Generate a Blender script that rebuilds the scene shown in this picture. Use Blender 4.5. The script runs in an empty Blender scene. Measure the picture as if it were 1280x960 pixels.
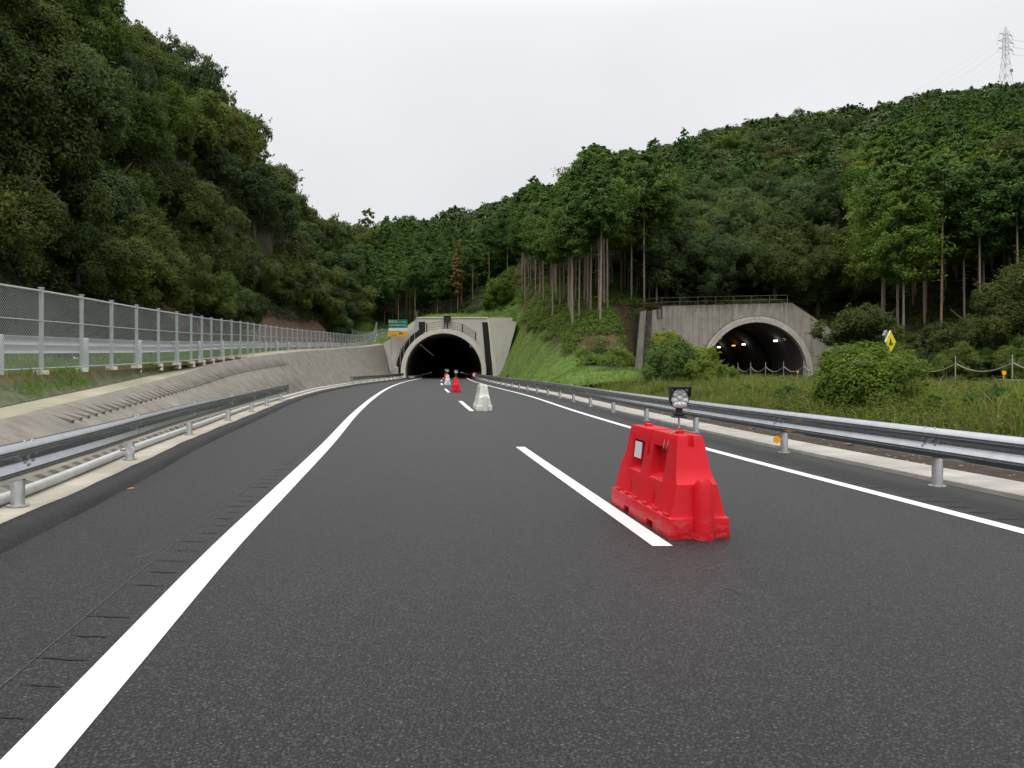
import bpy, bmesh, math, random
import numpy as np
from mathutils import Vector, Matrix

R = math.radians
sc = bpy.context.scene
COL = sc.collection
rng = np.random.default_rng(11)
random.seed(11)
HC = 1.42            # camera height


# ------------------------------------------------------------------ helpers
def tag(o, label=None, cat=None, group=None, kind=None):
    if label: o['label'] = label
    if cat: o['category'] = cat
    if group: o['group'] = group
    if kind: o['kind'] = kind
    return o


def empty(name, loc=(0, 0, 0), rz=0.0, label=None, cat=None, group=None):
    o = bpy.data.objects.new(name, None)
    COL.objects.link(o)
    o.empty_display_size = .2
    o.location = loc
    o.rotation_euler = (0, 0, rz)
    return tag(o, label, cat, group)


def link(name, me, mats, parent=None, smooth=False):
    o = bpy.data.objects.new(name, me)
    COL.objects.link(o)
    if not isinstance(mats, (list, tuple)):
        mats = [mats]
    for m in mats:
        me.materials.append(m)
    if parent is not None:
        o.parent = parent
    if smooth:
        me.polygons.foreach_set('use_smooth', [True] * len(me.polygons))
    return o


def copy_tree(o, parent=None):
    c = o.copy()
    COL.objects.link(c)
    c.parent = parent
    for ch in list(o.children):
        copy_tree(ch, c)
    return c


class MB:
    def __init__(s):
        s.v, s.f, s.m = [], [], []

    def add(s, vs, fs, mi=0):
        n = len(s.v)
        s.v += [tuple(p) for p in vs]
        for f in fs:
            s.f.append(tuple(i + n for i in f))
            s.m.append(mi)

    def box(s, c, d, rz=0.0, mi=0, rx=0.0, ry=0.0):
        hx, hy, hz = d[0] / 2, d[1] / 2, d[2] / 2
        M = Matrix.Translation(c) @ Matrix.Rotation(rz, 4, 'Z') @ Matrix.Rotation(ry, 4, 'Y') @ Matrix.Rotation(rx, 4, 'X')
        vs = [M @ Vector((x, y, z)) for x in (-hx, hx) for y in (-hy, hy) for z in (-hz, hz)]
        s.add(vs, [(0, 1, 3, 2), (4, 6, 7, 5), (0, 4, 5, 1), (2, 3, 7, 6), (0, 2, 6, 4), (1, 5, 7, 3)], mi)

    def tube(s, pts, r, n=8, cap=True, mi=0):
        pts = [Vector(p) for p in pts]
        rs = r if isinstance(r, (list, tuple)) else [r] * len(pts)
        rings = []
        up0 = None
        for i, p in enumerate(pts):
            t = (pts[min(i + 1, len(pts) - 1)] - pts[max(i - 1, 0)]).normalized()
            a = up0 if up0 is not None else (Vector((1, 0, 0)) if abs(t.x) < .8 else Vector((0, 1, 0)))
            u = (a - t * a.dot(t)).normalized()
            up0 = u
            w = t.cross(u)
            rings.append([p + (u * math.cos(k * 2 * math.pi / n) + w * math.sin(k * 2 * math.pi / n)) * rs[i] for k in range(n)])
        vs = [q for ring in rings for q in ring]
        fs = []
        for i in range(len(pts) - 1):
            for k in range(n):
                fs.append((i * n + k, i * n + (k + 1) % n, (i + 1) * n + (k + 1) % n, (i + 1) * n + k))
        if cap:
            fs.append(tuple(range(n - 1, -1, -1)))
            fs.append(tuple((len(pts) - 1) * n + k for k in range(n)))
        s.add(vs, fs, mi)

    def grid(s, rows, mi=0, close=False):
        n = len(rows[0])
        vs = [p for r in rows for p in r]
        fs = []
        for i in range(len(rows) - 1):
            for k in range(n - (0 if close else 1)):
                fs.append((i * n + k, i * n + (k + 1) % n, (i + 1) * n + (k + 1) % n, (i + 1) * n + k))
        s.add(vs, fs, mi)

    def prism_y(s, poly, y0, y1, mi=0):
        n = len(poly)
        vs = [(x, y0, z) for x, z in poly] + [(x, y1, z) for x, z in poly]
        fs = [tuple(range(n)), tuple(range(2 * n - 1, n - 1, -1))]
        for i in range(n):
            j = (i + 1) % n
            fs.append((i, n + i, n + j, j))
        s.add(vs, fs, mi)

    def disc(s, c, r, axis, th, n=20, mi=0):
        axis = Vector(axis).normalized()
        s.tube([Vector(c) - axis * th / 2, Vector(c) + axis * th / 2], r, n, True, mi)

    def build(s, name, mats, parent=None, smooth=False, bevel=0, recalc=True):
        me = bpy.data.meshes.new(name)
        me.from_pydata(s.v, [], s.f)
        me.polygons.foreach_set('material_index', s.m)
        if recalc:
            bm = bmesh.new(); bm.from_mesh(me)
            bmesh.ops.recalc_face_normals(bm, faces=bm.faces)
            bm.to_mesh(me); bm.free()
        o = link(name, me, mats, parent, smooth)
        if smooth:
            try:
                me.set_sharp_from_angle(angle=R(40))
            except Exception:
                pass
        if bevel:
            b = o.modifiers.new('bevel', 'BEVEL')
            b.width = bevel; b.segments = 2; b.limit_method = 'ANGLE'; b.angle_limit = R(40)
        return o


def bake_mods(o):
    dg = bpy.context.evaluated_depsgraph_get()
    dg.update()
    me = bpy.data.meshes.new_from_object(o.evaluated_get(dg))
    o.modifiers.clear()
    old = o.data
    o.data = me
    me.name = old.name
    bpy.data.meshes.remove(old)


def curve(pts):
    xs = np.array([p[0] for p in pts], float)
    ys = np.array([p[1] for p in pts], float)
    m = np.gradient(ys, xs)

    def f(x):
        x = np.asarray(x, float)
        xc = np.clip(x, xs[0], xs[-1])
        i = np.clip(np.searchsorted(xs, xc, side='right') - 1, 0, len(xs) - 2)
        h = xs[i + 1] - xs[i]
        t = (xc - xs[i]) / h
        r = (2*t**3-3*t**2+1)*ys[i] + (t**3-2*t**2+t)*h*m[i] + (-2*t**3+3*t**2)*ys[i+1] + (t**3-t**2)*h*m[i+1]
        r = r + np.where(x < xs[0], (x - xs[0]) * m[0], 0) + np.where(x > xs[-1], (x - xs[-1]) * m[-1], 0)
        return r if r.ndim else float(r)
    return f


def sstep(x):
    x = np.clip(x, 0, 1)
    return x * x * (3 - 2 * x)


# ------------------------------------------------------------------ materials
def newmat(name):
    m = bpy.data.materials.new(name)
    m.use_nodes = True
    return m, m.node_tree, m.node_tree.nodes['Principled BSDF']


def nd(nt, t, **kw):
    n = nt.nodes.new(t)
    for k, v in kw.items():
        if k in n.inputs:
            n.inputs[k].default_value = v
        else:
            setattr(n, k, v)
    return n


def ramp(nt, src, stops):
    r = nt.nodes.new('ShaderNodeValToRGB')
    el = r.color_ramp.elements
    el[0].position, el[0].color = stops[0][0], (*stops[0][1], 1)
    el[1].position, el[1].color = stops[-1][0], (*stops[-1][1], 1)
    for p, c in stops[1:-1]:
        e = el.new(p); e.color = (*c, 1)
    nt.links.new(src, r.inputs[0])
    return r.outputs[0]


def noise(nt, scale, detail=5, rough=.6, stretch=None, coord='Object', dist=0.0):
    tc = nd(nt, 'ShaderNodeTexCoord')
    src = tc.outputs[coord]
    if stretch:
        mp = nd(nt, 'ShaderNodeMapping')
        mp.inputs['Scale'].default_value = stretch
        nt.links.new(src, mp.inputs['Vector'])
        src = mp.outputs[0]
    n = nd(nt, 'ShaderNodeTexNoise', Scale=scale, Detail=detail, Roughness=rough, Distortion=dist)
    nt.links.new(src, n.inputs['Vector'])
    return n.outputs['Fac']


def mix(nt, fac, a, b, mode='MIX'):
    m = nd(nt, 'ShaderNodeMix', data_type='RGBA', blend_type=mode)
    for sock, v in ((m.inputs[0], fac), (m.inputs[6], a), (m.inputs[7], b)):
        if hasattr(v, 'node'):
            nt.links.new(v, sock)
        elif isinstance(v, (int, float)):
            sock.default_value = v
        else:
            sock.default_value = (*v, 1)
    return m.outputs[2]


def bump(nt, b, h, strength, dist=.02):
    bp = nd(nt, 'ShaderNodeBump', Strength=strength, Distance=dist)
    nt.links.new(h, bp.inputs['Height'])
    nt.links.new(bp.outputs[0], b.inputs['Normal'])


def mottled(name, c1, c2, scale=4, rough=.75, bstr=.25, bscale=40, metal=0.0, c3=None, streak=None, spec=.4, big=None):
    m, nt, b = newmat(name)
    col = ramp(nt, noise(nt, scale), [(.32, c1), (.7, c2)])
    if big:
        col = mix(nt, ramp(nt, noise(nt, big[0], 3), [(.4, (0, 0, 0)), (.65, (1, 1, 1))]), col, big[1])
    if streak:
        f = ramp(nt, noise(nt, streak[0], 4, .6, streak[1]), [(.45, (0, 0, 0)), (.75, (1, 1, 1))])
        f2 = nd(nt, 'ShaderNodeMath', operation='MULTIPLY')
        nt.links.new(f, f2.inputs[0]); f2.inputs[1].default_value = streak[3]
        col = mix(nt, f2.outputs[0], col, streak[2])
    nt.links.new(col, b.inputs['Base Color'])
    b.inputs['Roughness'].default_value = rough
    b.inputs['Metallic'].default_value = metal
    b.inputs['Specular IOR Level'].default_value = spec
    if bstr:
        bump(nt, b, noise(nt, bscale, 4), bstr)
    return m


def leafmat(name, c1, c2, trans=.25, hue=.03, val=.35, tc=None):
    m, nt, b = newmat(name)
    at = nd(nt, 'ShaderNodeAttribute', attribute_name='leafcol')
    oi = nd(nt, 'ShaderNodeObjectInfo')
    col = mix(nt, at.outputs['Fac'], c1, c2)
    hs = nd(nt, 'ShaderNodeHueSaturation')
    for key, amt, base in (('Hue', hue * 2, .5 - hue), ('Value', val * 2, 1 - val)):
        ma = nd(nt, 'ShaderNodeMath', operation='MULTIPLY_ADD')
        nt.links.new(oi.outputs['Random'], ma.inputs[0])
        ma.inputs[1].default_value = amt if key == 'Value' else -amt
        ma.inputs[2].default_value = base if key == 'Value' else .5 + hue
        nt.links.new(ma.outputs[0], hs.inputs[key])
    nt.links.new(col, hs.inputs['Color'])
    nt.links.new(hs.outputs[0], b.inputs['Base Color'])
    b.inputs['Roughness'].default_value = .7
    b.inputs['Specular IOR Level'].default_value = .10
    tr = nd(nt, 'ShaderNodeBsdfTranslucent')
    tcx = mix(nt, 1.0, hs.outputs[0], tc or (1.3, 1.5, .6), 'MULTIPLY')
    nt.links.new(tcx, tr.inputs['Color'])
    mx = nd(nt, 'ShaderNodeMixShader')
    mx.inputs[0].default_value = trans
    nt.links.new(b.outputs[0], mx.inputs[1]); nt.links.new(tr.outputs[0], mx.inputs[2])
    nt.links.new(mx.outputs[0], nt.nodes['Material Output'].inputs['Surface'])
    return m


def plain(name, c, rough=.5, metal=0.0, emit=None, spec=.5):
    m, nt, b = newmat(name)
    b.inputs['Base Color'].default_value = (*c, 1)
    b.inputs['Roughness'].default_value = rough
    b.inputs['Metallic'].default_value = metal
    b.inputs['Specular IOR Level'].default_value = spec
    if emit:
        b.inputs['Emission Color'].default_value = (*emit[0], 1)
        b.inputs['Emission Strength'].default_value = emit[1]
    return m


def asphalt_mat():
    m, nt, b = newmat('asphalt')
    tc = nd(nt, 'ShaderNodeTexCoord')
    v = nd(nt, 'ShaderNodeTexVoronoi', Scale=68.0)
    nt.links.new(tc.outputs['Object'], v.inputs['Vector'])
    col = ramp(nt, v.outputs['Color'], [(.12, (.008, .008, .009)), (.50, (.030, .030, .0315)), (.80, (.054, .0535, .054)), (.97, (.115, .113, .110))])
    gap = ramp(nt, v.outputs['Distance'], [(.22, (1, 1, 1)), (.62, (.04, .04, .04))])
    col = mix(nt, 1.0, col, gap, 'MULTIPLY')
    col = mix(nt, 1.0, col, ramp(nt, noise(nt, .35, 5, .65, (2.2, .5, 1)), [(.3, (.8, .8, .83)), (.7, (1.18, 1.18, 1.2))]), 'MULTIPLY')
    col = mix(nt, 1.0, col, ramp(nt, noise(nt, 9, 3), [(.3, (.82, .82, .82)), (.7, (1.15, 1.15, 1.15))]), 'MULTIPLY')
    nt.links.new(col, b.inputs['Base Color'])
    b.inputs['Roughness'].default_value = .55
    b.inputs['Specular IOR Level'].default_value = .5
    inv = nd(nt, 'ShaderNodeMath', operation='SUBTRACT'); inv.inputs[0].default_value = 1
    nt.links.new(v.outputs['Distance'], inv.inputs[1])
    n2 = noise(nt, 60, 3)
    ad = nd(nt, 'ShaderNodeMath', operation='ADD')
    nt.links.new(inv.outputs[0], ad.inputs[0]); nt.links.new(n2, ad.inputs[1])
    bump(nt, b, ad.outputs[0], 1.0, .010)
    return m


def fence_mesh_mat():
    # chain link: two families of diagonal wires with real gaps; the u coordinate is metres along the fence
    m, nt, b = newmat('chain_link')
    uv = nd(nt, 'ShaderNodeUVMap', uv_map='UVMap')
    sp = nd(nt, 'ShaderNodeSeparateXYZ')
    nt.links.new(uv.outputs[0], sp.inputs[0])
    outs = []
    for op in ('ADD', 'SUBTRACT'):
        a = nd(nt, 'ShaderNodeMath', operation=op)
        nt.links.new(sp.outputs[0], a.inputs[0]); nt.links.new(sp.outputs[1], a.inputs[1])
        k = nd(nt, 'ShaderNodeMath', operation='MULTIPLY'); nt.links.new(a.outputs[0], k.inputs[0]); k.inputs[1].default_value = 15.0
        fr = nd(nt, 'ShaderNodeMath', operation='FRACT'); nt.links.new(k.outputs[0], fr.inputs[0])
        lt = nd(nt, 'ShaderNodeMath', operation='LESS_THAN'); nt.links.new(fr.outputs[0], lt.inputs[0]); lt.inputs[1].default_value = .19
        outs.append(lt.outputs[0])
    mx = nd(nt, 'ShaderNodeMath', operation='MAXIMUM')
    nt.links.new(outs[0], mx.inputs[0]); nt.links.new(outs[1], mx.inputs[1])
    b.inputs['Base Color'].default_value = (.30, .32, .32, 1)
    b.inputs['Roughness'].default_value = .5
    tr = nd(nt, 'ShaderNodeBsdfTransparent')
    ms = nd(nt, 'ShaderNodeMixShader')
    nt.links.new(mx.outputs[0], ms.inputs[0]); nt.links.new(tr.outputs[0], ms.inputs[1]); nt.links.new(b.outputs[0], ms.inputs[2])
    nt.links.new(ms.outputs[0], nt.nodes['Material Output'].inputs['Surface'])
    return m


def attr_ground_mat(name, scale=3.0):
    m, nt, b = newmat(name)
    at = nd(nt, 'ShaderNodeAttribute', attribute_name='groundcol')
    n1 = ramp(nt, noise(nt, scale, 8, .7), [(.28, (.55, .55, .55)), (.72, (1.45, 1.42, 1.38))])
    n2 = ramp(nt, noise(nt, scale * 14, 4, .7), [(.3, (.6, .6, .6)), (.7, (1.4, 1.4, 1.4))])
    col = mix(nt, 1.0, mix(nt, 1.0, at.outputs['Color'], n1, 'MULTIPLY'), n2, 'MULTIPLY')
    nt.links.new(col, b.inputs['Base Color'])
    b.inputs['Roughness'].default_value = .9
    b.inputs['Specular IOR Level'].default_value = .15
    bump(nt, b, noise(nt, scale * 8, 6, .7), .7, .08)
    return m


MT = {}
MT['asphalt'] = asphalt_mat()
MT['groove'] = mottled('groove_shade', (.007, .007, .008), (.030, .030, .030), 14, .8, .6, 60)  # near-black tone standing for the shade inside the grooves
MT['kerb'] = mottled('kerb_asphalt', (.016, .016, .017), (.036, .035, .036), 20, .75, .6, 60)
MT['paint'] = mottled('road_paint', (.66, .66, .65), (.84, .84, .83), 40, .6, .2, 110, big=(3, (.74, .735, .72)))
MT['strip'] = mottled('pale_concrete', (.40, .36, .29), (.54, .49, .41), 3, .85, .2, 60, big=(.8, (.36, .33, .27)))
MT['block'] = mottled('grey_concrete_strip', (.34, .33, .30), (.47, .45, .41), 2.5, .85, .25, 50, big=(.9, (.30, .28, .24)))
MT['wall'] = mottled('retaining_concrete', (.17, .155, .128), (.275, .252, .212), 1.6, .9, .6, 14, streak=(2.2, (1, 1, .18), (.11, .10, .082), .6))
MT['ledge'] = mottled('ledge_concrete', (.33, .30, .22), (.45, .41, .31), 1.4, .9, .3, 30, big=(.7, (.26, .26, .17)))
MT['portal_new'] = mottled('portal_concrete', (.55, .515, .455), (.65, .61, .545), .5, .85, .1, 30, streak=(1.2, (2, 2, .2), (.46, .425, .37), .35))
MT['ring_new'] = mottled('ring_concrete', (.66, .62, .53), (.74, .70, .61), 1.2, .8, .1, 30)
MT['portal_old'] = mottled('weathered_concrete', (.29, .265, .225), (.41, .375, .325), .8, .9, .3, 25, streak=(1.6, (3, 3, .10), (.15, .132, .105), .75))
MT['ring_old'] = mottled('weathered_ring', (.48, .445, .385), (.60, .555, .49), 1.0, .85, .15, 30, streak=(2, (2, 2, .3), (.16, .145, .12), .6))
def moss(m, z0, z1, c):
    nt = m.node_tree; b = nt.nodes['Principled BSDF']
    src = b.inputs['Base Color'].links[0].from_socket
    tc = nd(nt, 'ShaderNodeTexCoord'); sp = nd(nt, 'ShaderNodeSeparateXYZ'); nt.links.new(tc.outputs['Object'], sp.inputs[0])
    n = noise(nt, 1.1, 5, .65, (2.4, 1, .35))
    ad = nd(nt, 'ShaderNodeMath', operation='MULTIPLY_ADD'); nt.links.new(n, ad.inputs[0]); ad.inputs[1].default_value = 3.2; nt.links.new(sp.outputs[2], ad.inputs[2])
    mr = nd(nt, 'ShaderNodeMapRange'); nt.links.new(ad.outputs[0], mr.inputs[0]); mr.inputs[1].default_value = z0 + 1.6; mr.inputs[2].default_value = z1 + 1.6; mr.inputs[4].default_value = .85
    nt.links.new(mix(nt, mr.outputs[0], src, c), b.inputs['Base Color'])


moss(MT['portal_old'], 7.4, 8.6, (.075, .066, .05))
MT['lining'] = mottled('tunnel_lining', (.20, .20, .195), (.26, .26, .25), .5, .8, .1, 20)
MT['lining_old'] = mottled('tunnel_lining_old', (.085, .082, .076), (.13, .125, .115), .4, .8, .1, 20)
MT['black'] = mottled('black_drain', (.012, .012, .013), (.03, .028, .03), 6, .9, .5, 30)
MT['drain'] = mottled('stained_drain', (.05, .045, .04), (.12, .105, .09), 3, .9, .5, 30)
MT['steel'] = mottled('galvanised_steel', (.44, .46, .48), (.52, .54, .56), 5, .24, .02, 60, metal=1.0)
MT['post_steel'] = mottled('galvanised_post', (.50, .51, .51), (.66, .67, .67), 14, .4, .05, 60, metal=.8)
MT['fence_post'] = mottled('pale_fence_paint', (.34, .38, .365), (.42, .46, .44), 6, .5, .0)
MT['white_rail'] = mottled('white_rail_paint', (.68, .68, .72), (.78, .78, .80), 3, .45, .05, 30)
MT['conduit'] = mottled('grey_conduit', (.50, .52, .50), (.60, .62, .60), 3, .5, .0)
MT['chain'] = fence_mesh_mat()
MT['red'] = mottled('red_plastic', (.55, .006, .014), (.66, .009, .022), 2.2, .45, .05, 45, spec=.25)
def scuff(m, top, c, amt):
    nt = m.node_tree; b = nt.nodes['Principled BSDF']
    src = b.inputs['Base Color'].links[0].from_socket
    tc = nd(nt, 'ShaderNodeTexCoord'); sp = nd(nt, 'ShaderNodeSeparateXYZ'); nt.links.new(tc.outputs['Object'], sp.inputs[0])
    mr = nd(nt, 'ShaderNodeMapRange'); nt.links.new(sp.outputs[2], mr.inputs[0]); mr.inputs[1].default_value = 0.0; mr.inputs[2].default_value = top; mr.inputs[3].default_value = amt; mr.inputs[4].default_value = 0
    n = ramp(nt, noise(nt, 9, 6, .7, (1, .6, 2.2)), [(.47, (0, 0, 0)), (.68, (1, 1, 1))])
    mu = nd(nt, 'ShaderNodeMath', operation='MULTIPLY'); nt.links.new(mr.outputs[0], mu.inputs[0]); nt.links.new(n, mu.inputs[1])
    nt.links.new(mix(nt, mu.outputs[0], src, c), b.inputs['Base Color'])


scuff(MT['red'], .22, (.50, .22, .21), .5)
MT['dust'] = mottled('white_plastic', (.60, .60, .56), (.72, .72, .68), 5, .45, .08, 40, spec=.4, big=(2.5, (.52, .51, .46)))
MT['blackplastic'] = plain('black_plastic', (.012, .012, .014), .45)
MT['darkmetal'] = plain('dark_metal', (.03, .03, .032), .5, .3)
MT['lens'] = mottled('lamp_lens', (.55, .55, .56), (.85, .85, .86), 60, .15, .3, 120, metal=.5)
MT['sticker'] = mottled('reflective_sheet', (.66, .66, .68), (.74, .74, .76), 30, .35, .1, 90)
MT['amber'] = plain('amber_reflector_glow', (.85, .36, .01), .25, emit=((1, .4, .02), .15))  # weak glow added to a reflector that is no lamp
MT['whitedisc'] = plain('white_reflector', (.80, .78, .84), .25)
MT['yellow'] = plain('sign_yellow', (.88, .78, .0), .4)
MT['green'] = plain('sign_green', (.0, .17, .105), .4)
MT['orange'] = plain('sign_orange', (.82, .42, .01), .4)
MT['signwhite'] = plain('sign_white', (.72, .74, .74), .4)
MT['signback'] = plain('sign_back_metal', (.20, .21, .22), .6, .2)
MT['inkblack'] = plain('sign_ink', (.012, .01, .01), .5)
MT['lamp_on'] = plain('lamp_white', (.8, .8, .8), .3, emit=((1, .9, .85), 2.4))
MT['lamp_orange'] = plain('lamp_orange', (.8, .4, .1), .3, emit=((1, .33, .06), 2))
MT['lamp_dim'] = plain('lamp_dim', (.4, .4, .4), .3, emit=((.9, .92, 1), .14))
MT['rust'] = mottled('rusty_pipe', (.10, .085, .07), (.20, .17, .14), 8, .8, .2, 30)
MT['bark'] = mottled('bark', (.045, .035, .028), (.12, .095, .075), 3, .9, .6, 12, streak=(6, (2, 2, .3), (.03, .024, .02), .5))
MT['cedar_bark'] = mottled('cedar_bark', (.22, .175, .135), (.38, .31, .24), 2, .9, .5, 10, streak=(8, (2, 2, .1), (.12, .09, .07), .6))
MT['brown_bark'] = mottled('brown_bark', (.24, .16, .08), (.40, .28, .15), 2, .9, .5, 10, streak=(8, (2, 2, .1), (.08, .05, .03), .6))
MT['leaf_dark'] = leafmat('broadleaf_dark', (.027, .048, .011), (.122, .148, .040), .22, .015, .32)
MT['leaf_olive'] = leafmat('broadleaf_olive', (.042, .062, .014), (.150, .165, .046), .24, .015, .25)
MT['leaf_cool'] = leafmat('cool_broadleaf', (.030, .056, .017), (.122, .162, .060), .22, .010, .25)  # tones brightened to stand in for haze over the hills
MT['leaf_rust'] = leafmat('rusty_broadleaf', (.044, .048, .015), (.140, .138, .050), .2, .010, .2)
MT['leaf_fresh'] = leafmat('fresh_broadleaf', (.035, .065, .010), (.140, .190, .045), .25, .012, .2)
MT['leaf_shade'] = leafmat('shade_darkened_leaves', (.012, .022, .007), (.042, .058, .018), .15, 0, 0)  # leaf colour darkened to paint the shade between and under the crowns
MT['leaf_cedar'] = leafmat('cedar_needles', (.024, .060, .012), (.112, .180, .044), .2, .012, .25)
MT['leaf_deep'] = leafmat('deep_cedar_needles', (.028, .064, .015), (.095, .160, .042), .22, .012, .25)  # brightened too, haze put into the needle colour
MT['leaf_lime'] = leafmat('lime_needles', (.05, .095, .014), (.15, .21, .035), .25, .015, .15)
MT['leaf_bush'] = leafmat('bush_leaves', (.065, .11, .014), (.215, .275, .045), .3, .02, .18)
MT['leaf_brown'] = leafmat('dead_leaves', (.115, .092, .030), (.25, .19, .07), .15, .01, .15, tc=(1.2, 1, .7))
MT['leaf_red'] = leafmat('withered_leaves', (.05, .025, .016), (.11, .055, .032), .1, .01, .1, tc=(1.2, 1, .8))
MT['leaf_under'] = leafmat('undergrowth_leaves', (.05, .09, .016), (.17, .235, .055), .28, .0, .0)
MT['grass'] = leafmat('grass_blades', (.23, .175, .08), (.115, .185, .03), .3, .0, .0)
MT['leaf_weed'] = leafmat('weed_leaves', (.035, .055, .012), (.15, .17, .035), .28, .0, .0)
MT['straw'] = leafmat('straw', (.16, .11, .055), (.27, .22, .11), .25, 0, 0)
MT['turf'] = leafmat('turf_blades', (.075, .14, .02), (.175, .265, .05), .3, .0, .0)
MT['ground'] = attr_ground_mat('hill_ground', 1.2)
MT['soil'] = attr_ground_mat('verge_ground', 3.0)
MT['stone'] = mottled('stone', (.12, .11, .10), (.26, .24, .22), 9, .9, .3, 30)
MT['wood'] = mottled('timber', (.40, .30, .19), (.55, .43, .29), 5, .8, .2, 30)
MT['rope'] = mottled('rope', (.30, .27, .21), (.42, .38, .31), 20, .9, .3, 60)
MT['vanwhite'] = plain('van_paint', (.76, .77, .78), .25)
MT['glass'] = plain('dark_glass', (.012, .014, .016), .08)
MT['rubber'] = plain('rubber', (.015, .015, .015), .8)
MT['taillight'] = plain('tail_light', (.45, .01, .01), .2)
MT['pylon'] = plain('pylon_steel', (.52, .53, .55), .5, .3)
MT['dryleaf'] = plain('dry_leaf', (.32, .13, .05), .7)


# ------------------------------------------------------------------ plan curves (X as a function of Y)
line_l = curve([(-8, -.05), (0, -1.30), (2.96, -1.75), (6.43, -2.29), (8.87, -2.62), (14.2, -3.34), (23.7, -4.72), (40.6, -6.92), (60, -9.1), (75, -10.45), (95, -11.75), (112, -12.7), (270, -25.3)])
line_c = curve([(-8, 3.1), (0, 2.05), (6.37, 1.20), (14.2, .17), (26.3, -1.31), (34.6, -2.25), (49, -3.95), (66, -5.75), (86, -7.6), (112, -9.6), (270, -22.2)])
line_r = curve([(-8, 6.6), (0, 5.42), (6.93, 4.44), (13.9, 3.43), (23.7, 2.34), (39.4, .98), (63, -1.75), (95, -5.0), (112, -6.3), (270, -19.0)])
kerb_l = curve([(-8, -1.9), (0, -2.92), (6.07, -3.88), (9.34, -4.5), (14.06, -5.5), (22, -6.95), (33.8, -9.06), (51.6, -11.35), (63, -12.2), (80, -12.85), (95, -13.3), (112, -14.3), (270, -26.9)])
wall_b = curve([(-8, -2.9), (0, -3.98), (7.76, -5.05), (12.9, -6.16), (17.4, -7.03), (26.4, -8.76), (37.7, -10.5), (51.6, -12.45), (63, -13.4), (80, -14.4), (95, -15.35), (112, -16.7)])
wall_tx = curve([(-8, -4.3), (0, -5.35), (11, -7.04), (13.2, -7.63), (17.5, -8.57), (24, -9.96), (32, -11.7), (48, -13.5), (75, -16.4), (108, -17.75), (112, -18.0)])
wall_tz = curve([(-8, .05), (0, .3), (11, .66), (13.2, .73), (17.5, .895), (24, 1.18), (32, 1.60), (48, 2.33), (75, 3.2), (108, 4.55), (112, 4.75)])
fence_x = curve([(-8, -6.3), (0, -7.3), (13, -9.0), (16.7, -9.42), (21, -10.1), (27.1, -11.0), (32, -11.95), (37.6, -12.75), (45, -13.95), (75, -16.75), (94, -17.95), (112, -18.9)])
fence_z = curve([(-8, .75), (0, 1.0), (14.8, 1.33), (21, 1.46), (27.1, 1.61), (37.6, 1.97), (45, 2.2), (75, 3.1), (94, 3.68), (108, 4.5), (112, 4.8)])
strip_r = lambda y: line_r(y) + 1.28
road2_c = lambda y: 25.7 - .09 * (np.asarray(y) - 84.3)


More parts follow.
